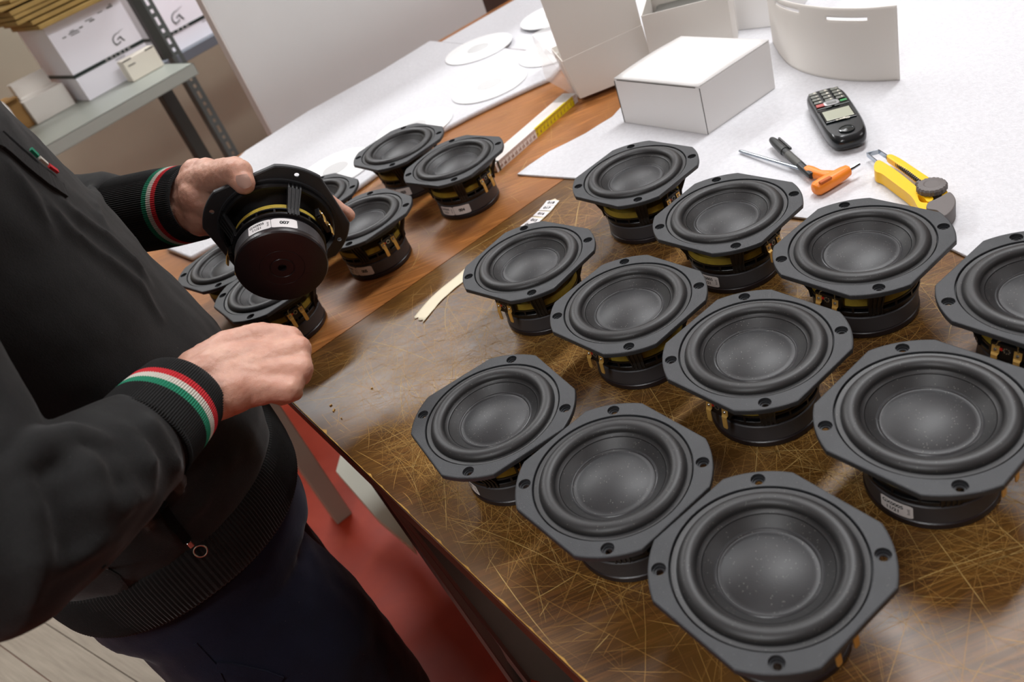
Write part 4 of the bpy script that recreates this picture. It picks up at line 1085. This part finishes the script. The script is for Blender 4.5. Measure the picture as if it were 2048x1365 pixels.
#--SPLIT3--
# ------------------------------------------------------------------ the worker
from mathutils.bvhtree import BVHTree
def capsule(mb, a, b, ra, rb, n=20):
    a, b = np.array(a, float), np.array(b, float); d = b-a; L = np.linalg.norm(d)
    if L < 1e-6: d = np.array([0, 0, 1.]); L = 1e-6
    q = np.array(Vector(d).to_track_quat('Z', 'X').to_matrix()); prof = [(1e-5, -ra)]
    for i in range(1, 7): an = -PI/2+PI/2*i/6; prof.append((ra*math.cos(an), ra*math.sin(an)))
    for i in range(0, 6): an = PI/2*i/6; prof.append((rb*math.cos(an), L+rb*math.sin(an)))
    prof.append((1e-5, L+rb))
    V = []
    for (r, z) in prof: V.append([q@np.array([r*math.cos(2*PI*k/n), r*math.sin(2*PI*k/n), z])+a for k in range(n)])
    mb.loft(V, cap=True)
def chain(mb, pts, rs):
    for i in range(len(pts)-1): capsule(mb, pts[i], pts[i+1], rs[i], rs[i+1])
def ellip(mb, c, r, rot=None, n=24):
    prof = [(max(1e-5, math.cos(-PI/2+PI*i/12)), math.sin(-PI/2+PI*i/12)) for i in range(13)]
    V = [[(p*math.cos(2*PI*k/n)*r[0], p*math.sin(2*PI*k/n)*r[1], z*r[2]) for k in range(n)] for p, z in prof]
    V = [[(np.array(rot) if rot is not None else np.eye(3))@np.array(q)+np.array(c) for q in row] for row in V]; mb.loft(V, cap=True)
def fuse(mb, voxel, smooth=6, fac=.5):
    me = mb.mesh('tmp', []); me.materials.clear(); o = bpy.data.objects.new('tmp', me); COL.objects.link(o)
    m = o.modifiers.new('r', 'REMESH'); m.mode = 'VOXEL'; m.voxel_size = voxel; m.adaptivity = 0
    m = o.modifiers.new('s', 'SMOOTH'); m.factor = fac; m.iterations = smooth
    bake(o); me = o.data; V = np.empty(len(me.vertices)*3); me.vertices.foreach_get('co', V); V = V.reshape(-1, 3)
    Fs = [tuple(p.vertices) for p in me.polygons]; bpy.data.objects.remove(o); return V, Fs
def normals(V, Fs):
    Fq = np.array([f if len(f) == 4 else (f[0], f[1], f[2], f[2]) for f in Fs]); nn = np.cross(V[Fq[:, 2]]-V[Fq[:, 0]], V[Fq[:, 3]]-V[Fq[:, 1]])
    N_ = np.zeros_like(V)
    for k in range(4): np.add.at(N_, Fq[:, k], nn)
    return N_/(np.linalg.norm(N_, axis=1, keepdims=True)+1e-12)
UC, VC = -.07, .85
person = thing('person', 'person in a black sweater with tricolour cuffs and navy trousers, holding up a woofer', 'person', tuple(uv(UC, VC, 0)))
PIN = Matrix.Translation(-Vector(person.location))
def pobj(mb_or, name, m, parent=None, fix=True):
    o = mb_or.obj(name, m, parent or person, fix)
    if parent is None: o.matrix_parent_inverse = PIN
    return o
def skinmat():
    m, t, b = nt('skin'); tc = N(t, 'ShaderNodeTexCoord').outputs['Object']
    n = noi(t, tc, 38, 5, .6); n2 = noi(t, tc, 14, 3, .5)
    c = ramp(t, n, [(.3, g(196, 142, 120)), (.55, g(212, 162, 140)), (.75, g(222, 176, 154))])
    c = mix(t, ramp(t, n2, [(.5, (0, 0, 0)), (.68, (.4, .4, .4))]), c, g(206, 136, 118))
    L_(t, c, b.inputs['Base Color']); b.inputs['Roughness'].default_value = .48
    b.inputs['Subsurface Weight'].default_value = .25; b.inputs['Subsurface Radius'].default_value = (.01, .004, .002); b.inputs['Subsurface Scale'].default_value = .6
    v = N(t, 'ShaderNodeTexVoronoi'); v.inputs['Scale'].default_value = 900; L_(t, tc, v.inputs['Vector'])
    h = math_(t, 'ADD', math_(t, 'MULTIPLY', v.outputs['Distance'], .5), math_(t, 'MULTIPLY', noi(t, mapping(t, tc, (1, 1, 3)), 150, 4, .6), 1.2))
    bump(t, b, h, .28, .0009); return m
M_SKIN = skinmat(); M_NAIL = mat('fingernail', g(236, 196, 180), .28, coat=.3)
body = MB()
KR = .885
def ar(x, y, d): return at(x, y, d*KR)
# right hand, closed over a small thing, back of the hand up
rh = MB()
fing = {'index': [(580, 676, .830), (596, 690, .868), (566, 712, .884), (545, 718, .868)],
        'middle': [(598, 698, .815), (600, 716, .856), (574, 736, .872), (550, 738, .860)],
        'ring': [(602, 738, .800), (603, 752, .840), (576, 768, .858), (548, 765, .846)],
        'little': [(578, 778, .786), (588, 786, .822), (562, 798, .838), (540, 792, .828)]}
rad = {'index': (.0118, .0098, .0085, .0078), 'middle': (.0122, .0100, .0086, .0078), 'ring': (.0116, .0094, .0082, .0075), 'little': (.0112, .0086, .0074, .0068)}
for k, P in fing.items():
    pts = [ar(*p) for p in P]; chain(rh, pts, [q*KR*1.04 for q in rad[k]]); capsule(rh, ar(430, 770, .78), pts[0], .021*KR, (rad[k][0]+.001)*KR)
def blob(a, b, ra, rb): capsule(rh, ar(*a), ar(*b), ra*KR, rb*KR)
blob((400, 745, .795), (460, 700, .812), .0245, .0205); blob((460, 700, .812), (525, 676, .826), .0205, .0165); blob((525, 676, .826), (580, 677, .830), .0165, .0125)
blob((440, 735, .795), (560, 712, .815), .0235, .0180); blob((450, 765, .785), (570, 742, .802), .0230, .0165); blob((450, 785, .782), (560, 770, .792), .0215, .0155)
blob((586, 690, .824), (600, 730, .806), .0118, .0118); blob((601, 725, .806), (586, 768, .792), .0115, .0115)
chain(rh, [ar(440, 720, .81), ar(500, 700, .845), ar(545, 705, .872), ar(580, 722, .885)], [q*KR for q in (.019, .0145, .0115, .0100)])
chain(rh, [ar(300, 850, .735), ar(380, 775, .775), ar(430, 745, .79)], [q*KR for q in (.030, .0255, .0245)]); chain(rh, [ar(310, 880, .725), ar(405, 803, .765), ar(470, 782, .78)], [q*KR for q in (.028, .0235, .0225)])
for k, P in fing.items(): capsule(rh, ar(470, 752, .7765), ar(*P[0])-FW*.0062, .0030, .0030)
for k in ('index', 'middle', 'ring', 'little'): ellip(rh, ar(*fing[k][0])-FW*.0022, (.0094, .0094, .0094))
# left hand gripping the rim: thumb on the back of the plate, fingers across its front
lh = MB()
ft = {'index': [(508, 392, .898), (590, 383, .909), (652, 399, .922), (697, 431, .937)], 'middle': [(503, 424, .912), (575, 438, .928), (628, 463, .942), (655, 488, .958)],
      'ring': [(488, 452, .920), (545, 484, .938), (590, 508, .953), (612, 528, .963)], 'little': [(466, 474, .922), (508, 512, .945), (540, 538, .957), (556, 554, .964)]}
for k, P in ft.items():
    pts = [at(*p) for p in P]; chain(lh, pts, [r*1.04 for r in rad[k]]); capsule(lh, at(392, 402, .918), pts[0], .024, rad[k][0]+.003)
chain(lh, [at(392, 372, .912), at(425, 358, .895), at(450, 352, .877), at(474, 346, .856), at(488, 367, .8462)], (.0215, .0205, .0172, .0152, .0120))
ellip(lh, at(478, 345, .852), (.0148, .0148, .0148)); capsule(lh, at(440, 345, .885), at(470, 342, .862), .0150, .0150)
for (x, y, d, r) in ((395, 352, .915, .0195), (415, 345, .905, .0165), (404, 428, .912, .0200), (398, 395, .905, .0225), (424, 395, .902, .0165), (418, 425, .908, .0150), (385, 430, .92, .019), (412, 410, .906, .0200), (400, 440, .916, .0185), (430, 375, .899, .0150)):
    ellip(lh, at(x, y, d), (r, r, r))
for yy in (378, 402, 424): capsule(lh, at(300, 410, .965), at(385, yy, .922), .027, .0225)
for hb, si in ((rh, 16), (lh, 16)):
    V, Fs = fuse(hb, .0016, si, .5)
    Nn = normals(V, Fs)
    for i in range(len(V)):   # low relief: creases and veins
        p = Vector(V[i]); V[i] += Nn[i]*(.0007*noise.noise(p*90)+.0004*noise.noise(p*240))
    body.add(V, Fs, 0, True)
# rest of the body
bb = MB()
sR, sL = uv(-.10, .67, 1.37), uv(-.10, 1.03, 1.37); eR, eL = at(-25, 1095, .585*KR), at(60, 470, 1.13)
chain(bb, [sR, eR, ar(225, 945, .67), ar(320, 860, .733)], (.05, .038, .034, .026)); chain(bb, [sL, eL, at(150, 440, 1.045), at(320, 408, .955)], (.05, .042, .040, .030))
for z, a, b_ in ((.95, .10, .14), (1.08, .09, .13), (1.22, .095, .14), (1.33, .085, .14)): ellip(bb, uv(UC-.02, VC, z), (a, b_, .11), TB)
chain(bb, [uv(-.10, .85, 1.38), uv(-.085, .85, 1.50)], (.06, .055)); ellip(bb, uv(-.06, .85, 1.615), (.088, .072, .105), TB); ellip(bb, uv(-.02, .85, 1.555), (.055, .052, .055), TB)
ellip(bb, uv(.040, .85, 1.60), (.016, .012, .022), TB); ellip(bb, uv(.026, .85, 1.56), (.012, .022, .008), TB)
for s_ in (-1, 1):
    ellip(bb, uv(-.065, .85+s_*.076, 1.61), (.018, .008, .030), TB); ellip(bb, uv(.018, .85+s_*.030, 1.625), (.014, .014, .012), TB)
    chain(bb, [uv(-.07, .85+s_*.09, .90), uv(-.055, .85+s_*.095, .50), uv(-.08, .85+s_*.1, .08)], (.075, .050, .036)); chain(bb, [uv(-.09, .85+s_*.1, .05), uv(.06, .85+s_*.11, .035)], (.035, .028))
V, Fs = fuse(bb, .008, 4); body.add(V, Fs, 0, True)
# thumb nail facing the camera
def nail(c, ax, side, w, l):
    ax = ax/np.linalg.norm(ax); side = side-ax*(side@ax); side /= np.linalg.norm(side); nz = np.cross(ax, side)
    if nz@FW > 0: nz = -nz
    rows = []
    for i in range(9):
        row = []
        for j in range(9):
            a, b_ = i/8*2-1, j/8*2-1; k = 1-.22*max(0, abs(a))**3; row.append(c+ax*a*l/2*(1-.12*b_*b_)+side*b_*w/2*k-nz*(.0022*b_*b_)*1.1+nz*(.0006-.0012*a*a))
        rows.append(row)
    V = [q for r in rows for q in r]; body.add(V, [(i*9+j, i*9+j+1, (i+1)*9+j+1, (i+1)*9+j) for i in range(8) for j in range(8)], 1, True)
nail(at(486, 364, .8316), at(492, 378, .840)-at(481, 350, .832), RT, .0150, .0150)
pobj(body, 'body', [M_SKIN, M_NAIL])
MB_h = MB(); ellip(MB_h, uv(-.075, .85, 1.645), (.094, .080, .095), TB); ellip(MB_h, uv(-.105, .85, 1.60), (.07, .076, .09), TB)
V, Fs = fuse(MB_h, .006, 3); V = V+normals(V, Fs)*np.array([[.003*noise.noise(Vector(p)*60)] for p in V]); hm = mat('dark_brown_hair', g(50, 36, 26), .6, bs=300, bstr=.6)
pobj(MB().add(V, Fs), 'hair', hm)

def clothmat(name, col, ribs=0):
    m, t, b = nt(name); tc = N(t, 'ShaderNodeTexCoord').outputs['Object']
    n = noi(t, tc, 30, 4, .6); n2 = noi(t, tc, 1200, 2, .7)
    c = ramp(t, n, [(.3, tuple(x*.85 for x in col)), (.7, tuple(x*1.15 for x in col))])
    c = mix(t, ramp(t, n2, [(.5, (0, 0, 0)), (.8, (.35, .35, .35))]), c, tuple(min(1, x*2.6) for x in col))
    lint = noi(t, tc, 420, 1, .5); c = mix(t, ramp(t, lint, [(.80, (0, 0, 0)), (.83, (.3, .3, .3))]), c, g(130, 128, 124))
    L_(t, c, b.inputs['Base Color']); b.inputs['Roughness'].default_value = .9; b.inputs['Specular IOR Level'].default_value = .2
    b.inputs['Sheen Weight'].default_value = .12; b.inputs['Sheen Roughness'].default_value = .4
    h = math_(t, 'ADD', noi(t, mapping(t, tc, (1, 1, .35)), 1500, 2, .6), math_(t, 'MULTIPLY', noi(t, tc, 55, 4, .6), 1.5)); bump(t, b, h, .3, .0012)
    return m
M_SW = clothmat('black_cotton', g(36, 36, 36)); M_RIB = clothmat('black_rib_knit', g(30, 30, 30)); M_NAVY = clothmat('navy_cotton', g(17, 19, 36))
def ering(z, uc, A, B, n=64, ex=2.3):
    P = []
    for i in range(n):
        a = 2*PI*i/n; c, s_ = math.cos(a), math.sin(a); P.append(uv(uc+A*math.copysign(abs(c)**(2/ex), c), VC+B*math.copysign(abs(s_)**(2/ex), s_), z))
    return P
TOR = [(.912, -.07, .140, .184), (.93, -.07, .144, .190), (.965, -.07, .147, .193), (1.02, -.07, .149, .191), (1.1, -.075, .141, .187), (1.2, -.082, .133, .190), (1.3, -.09, .126, .195), (1.36, -.095, .115, .190), (1.41, -.10, .095, .145), (1.445, -.098, .075, .085), (1.48, -.092, .068, .068), (1.51, -.085, .070, .068)]
def torso(): return MB().loft([ering(*r) for r in TOR])
base = torso(); 
def sleeves(mb):
    chain(mb, [sR, uv(-.13, .632, 1.22), eR, ar(100, 1020, .622), ar(180, 965, .657), ar(243, 917, .690)], (.085, .072, .058, .054, .0505, .0450))
    chain(mb, [sL, uv(-.06, 1.13, 1.22), eL, at(130, 442, 1.06), at(212, 435, 1.01)], (.085, .075, .064, .058, .053))
sleeves(base)
V, Fs = fuse(base, .007, 4)
bvh = BVHTree.FromPolygons([Vector(v) for v in V], Fs)
def hit(x, y, tree=None):
    r = Vector(ray(x, y)).normalized(); h = (tree or bvh).ray_cast(Vector(CAM), r)
    return (np.array(h[0]), np.array(h[1])) if h[0] is not None else (None, None)
sw = torso(); sleeves(sw)
FOLDS = [ ([(128, 400), (160, 432), (215, 470), (262, 520), (300, 560)], .0065), ([(95, 400), (140, 455), (215, 515), (285, 575), (330, 640)], .0055), ([(20, 330), (70, 400), (110, 470)], .006),
    ([(20, 945), (70, 905), (140, 880), (200, 885)], .010), ([(110, 900), (165, 935), (190, 1000), (195, 1060)], .009), ([(30, 960), (60, 1030), (75, 1120), (60, 1200)], .010),
    ([(235, 800), (300, 860), (345, 930), (362, 985)], .007), ([(150, 1010), (220, 1010), (300, 985)], .007), ([(250, 860), (290, 930), (300, 990)], .007), ([(80, 1160), (150, 1110), (230, 1070)], .006),
    ([(240, 1020), (300, 1050), (350, 1085)], .006), ([(180, 372), (196, 410), (214, 450)], .005), ([(215, 368), (222, 400), (228, 430)], .004), ([(252, 360), (256, 400), (262, 440)], .005), ([(430, 930), (400, 1010), (350, 1060)], .005), ([(560, 830), (540, 900), (500, 960)], .005)]
for P, r in FOLDS:
    pts = []
    for (x, y) in P:
        h, nn = hit(x, y)
        if h is not None: pts.append(h-nn*r*.1)
    if len(pts) > 1: chain(sw, pts, [r*.7]+[r*1.15]*(len(pts)-2)+[r*.6] if len(pts) > 2 else [r, r*.5])
V, Fs = fuse(sw, .0040, 6, .5)
Nn = normals(V, Fs)
for i in range(len(V)):
    p = Vector(V[i]); V[i] += Nn[i]*(.0050*noise.noise(Vector((p.x*9, p.y*9, p.z*16)))+.0042*(1-abs(noise.noise(Vector((p.x*11+3, p.y*11, p.z*20))))*4 if abs(noise.noise(Vector((p.x*11+3, p.y*11, p.z*20)))) < .25 else 0)*max(0, noise.noise(p*6)+.3)+.0012*noise.noise(Vector((p.x*40, p.y*40, p.z*30))))
sweater = pobj(MB().add(V, Fs), 'sweater', M_SW)
bvh = BVHTree.FromPolygons([Vector(v) for v in V], Fs)

def ribtube(rings, name, mats, mis, parent, ridges=96, amp=.0007):
    n = ridges*4; R_ = []
    for (c, ax, r, r2) in rings:
        ax = ax/np.linalg.norm(ax); e = np.cross([0, 0, 1.], ax); e /= np.linalg.norm(e); k = np.cross(ax, e)
        R_.append([c+e*(r+amp*math.cos(ridges*2*PI*i/n))*math.cos(2*PI*i/n)+k*(r2+amp*math.cos(ridges*2*PI*i/n))*math.sin(2*PI*i/n) for i in range(n)])
    o = MB().loft(R_, cap=False, mis=mis).obj(name, mats, parent, fix=False); md = o.modifiers.new('s', 'SOLIDIFY'); md.thickness = .002; md.offset = -1; bake(o); o.matrix_parent_inverse = Matrix(); return o
M_RED = mat('red_knit', g(196, 34, 44), .85, bs=900, bstr=.4); M_WKN = mat('white_knit', g(206, 200, 190), .85, bs=900, bstr=.4); M_GRN = mat('green_knit', g(22, 128, 96), .85, bs=900, bstr=.4)
def cuff(P, r, name_lab):
    # P: hand-side centre, sleeve-side centre ; stripes measured from the hand side
    a, b_, ra, rb = P; ax = b_-a; L = np.linalg.norm(ax); ax /= L; rings = []; mis = []
    cuts = [0, .003, .010, .0195, .0200, .0265, .0270, .0335, .0340, .0410, .0415, .052, .064, L-.004, L]
    cols = [0, 0, 0, 1, 1, 2, 2, 3, 3, 0, 0, 0, 0, 0]
    cuts = [0, .003, .010, .0195, .0262, .0328, .0398, .052, .064, L-.004, L]; cols = [0, 0, 0, 1, 2, 3, 0, 0, 0, 0]
    for s_ in cuts:
        f = s_/L; rr = ra+(rb-ra)*f+.0016*math.sin(PI*f)-(.0022 if s_ == 0 else 0)-(.004 if s_ == L else 0); rings.append((a+ax*s_, ax, rr, rr*.93))
    return ribtube(rings, 'cuff', [M_RIB, M_RED, M_WKN, M_GRN], cols, sweater, 118, .00045)
cR = cuff((ar(369, 784, .768), ar(272, 890, .706), .0425*KR*1.02, .0475*KR*1.02), 0, '')
cL = cuff((at(399, 404, .930), at(250, 432, .990), .0445, .0490), 0, '')
# waistband
n = 1040; rings = []
for z, A, B in ((.858, .1425, .182), (.862, .1455, .185), (.875, .1470, .1865), (.89, .1475, .187), (.905, .1475, .187), (.918, .1450, .186), (.924, .1390, .182)):
    P = []
    for i in range(n):
        a = 2*PI*i/n; c, s_ = math.cos(a), math.sin(a); w = .0007*math.cos(260*a); P.append(uv(UC+(A+w)*math.copysign(abs(c)**(2/2.3), c), VC+(B+w)*math.copysign(abs(s_)**(2/2.3), s_), z))
    rings.append(P)
o = MB().loft(rings, cap=False).obj('waistband', M_RIB, sweater, fix=False); md = o.modifiers.new('s', 'SOLIDIFY'); md.thickness = .003; md.offset = -1; bake(o)
def strip(px, w, lift, name, m, parent, th=.0015, tree=None, side=None):
    pts = []
    for x, y in px:
        h, nn = hit(x, y, tree)
        if h is not None: pts.append((h+nn*lift, nn))
    if len(pts) < 2: return None
    rings = []
    for i, (p, nn) in enumerate(pts):
        d = pts[min(i+1, len(pts)-1)][0]-pts[max(i-1, 0)][0]; d /= np.linalg.norm(d); s_ = np.cross(d, nn); s_ /= np.linalg.norm(s_)
        rings.append([p-s_*w/2-nn*th, p-s_*w/2+nn*th, p+s_*w/2+nn*th, p+s_*w/2-nn*th])
    return MB().loft(rings, smooth=False).obj(name, m, parent)
def interp(P, n=8):
    out = []
    for i in range(len(P)-1):
        for k in range(n): out.append((P[i][0]+(P[i+1][0]-P[i][0])*k/n, P[i][1]+(P[i+1][1]-P[i][1])*k/n))
    return out+[P[-1]]
M_ZIP = mat('zip_black', g(12, 12, 12), .9, spec=.1)
strip(interp([(-40, 262), (0, 282), (50, 325), (90, 358), (126, 384)]), .014, .001, 'zip_placket', M_SW, sweater, .0022)
strip(interp([(0, 268), (36, 300), (70, 330)]), .003, .0022, 'zip_teeth', M_ZIP, sweater, .0012)
strip(interp([(55, 302), (69, 316)], 3), .0042, .003, 'green_tag', M_GRN, sweater, .0012); strip(interp([(72, 319), (88, 333)], 3), .0030, .003, 'white_tag', M_WKN, sweater, .0012); strip(interp([(91, 335), (108, 347)], 3), .0036, .003, 'red_tag', M_RED, sweater, .0012)
# side pocket: slit, zip slider, ring
strip(interp([(322, 1012), (345, 1046), (372, 1080)]), .008, .0012, 'pocket_zip', M_ZIP, sweater, .0018)
strip(interp([(206, 1133), (236, 1150), (255, 1180), (272, 1192)]), .003, .0004, 'pocket_seam', M_RIB, sweater, .001)
strip(interp([(272, 1192), (330, 1175), (400, 1140)]), .003, .0004, 'pocket_seam', M_RIB, sweater, .001)
h, nn = hit(376, 1083)
if h is not None:
    sv = mat('nickel', g(190, 190, 188), .2, metal=1); m = MB().box(h+nn*.004, (.009, .005, .004), np.array(Vector(nn).to_track_quat('Z', 'X').to_matrix()), bev=.001); m.obj('zip_slider', sv, sweater)
    h2, n2_ = hit(395, 1093); n2_ = n2_ if h2 is not None else nn; h2 = h2 if h2 is not None else h
    q = np.array(Vector(-FW*.7+n2_*.4).to_track_quat('Z', 'X').to_matrix()); ring = MB(); cc = h2+n2_*.006; nn_ = 32
    ring.loft([[cc+q@np.array([(.0058+.0008*math.cos(b_))*math.cos(a), (.0058+.0008*math.cos(b_))*math.sin(a), .0008*math.sin(b_)]) for b_ in [2*PI*j/8 for j in range(8)]] for a in [2*PI*i/nn_ for i in range(nn_+1)]], cap=False)
    ring.obj('zip_ring', sv, sweater)
# trousers
tr = MB(); tr.loft([ering(z, u0, A, B, 48, 2.2) for z, u0, A, B in ((.80, -.075, .136, .176), (.86, -.07, .134, .174), (.92, -.07, .132, .175))])
for s_ in (-1, 1): chain(tr, [uv(-.085, .85+s_*.078, .82), uv(-.068, .85+s_*.092, .66), uv(-.050, .85+s_*.098, .48), uv(-.072, .85+s_*.1, .30), uv(-.085, .85+s_*.102, .11)], (.098, .112, .094, .076, .066))
V, Fs = fuse(tr, .006, 6); Nn = normals(V, Fs)
for i in range(len(V)):
    p = Vector(V[i]); V[i] += Nn[i]*(.004*noise.noise(Vector((p.x*10, p.y*10, p.z*7)))+.0015*noise.noise(p*35))
trs = pobj(MB().add(V, Fs), 'trousers', M_NAVY); tb2 = BVHTree.FromPolygons([Vector(v) for v in V], Fs)
strip(interp([(432, 1332), (470, 1338), (530, 1352), (560, 1364)]), .012, .0005, 'pocket_edge', M_NAVY, trs, .002, tb2)
strip(interp([(390, 1288), (430, 1330), (446, 1364)]), .004, .0003, 'side_seam', M_NAVY, trs, .0012, tb2)
for s_ in (-1, 1):
    sh = MB(); vc = .85+s_*.105
    def sr(u0, w, z1): return [uv(u0, vc+w*math.cos(a), max(.0, z1*(.5+.5*math.sin(a)))) for a in [2*PI*k/20 for k in range(20)]]
    sh.loft([sr(-.155, .02, .05), sr(-.145, .034, .085), (sr(-.09, .040, .10)), sr(-.02, .043, .085), sr(.05, .046, .06), sr(.105, .038, .048), sr(.125, .02, .03)]); so = pobj(sh, 'shoe', mat('dark_shoe', g(34, 34, 38), .6))
    MB().box(uv(-.015, vc, .008), (.27, .088, .016), TB, bev=.006).obj('sole', mat('pale_sole', g(190, 188, 180), .7), so)
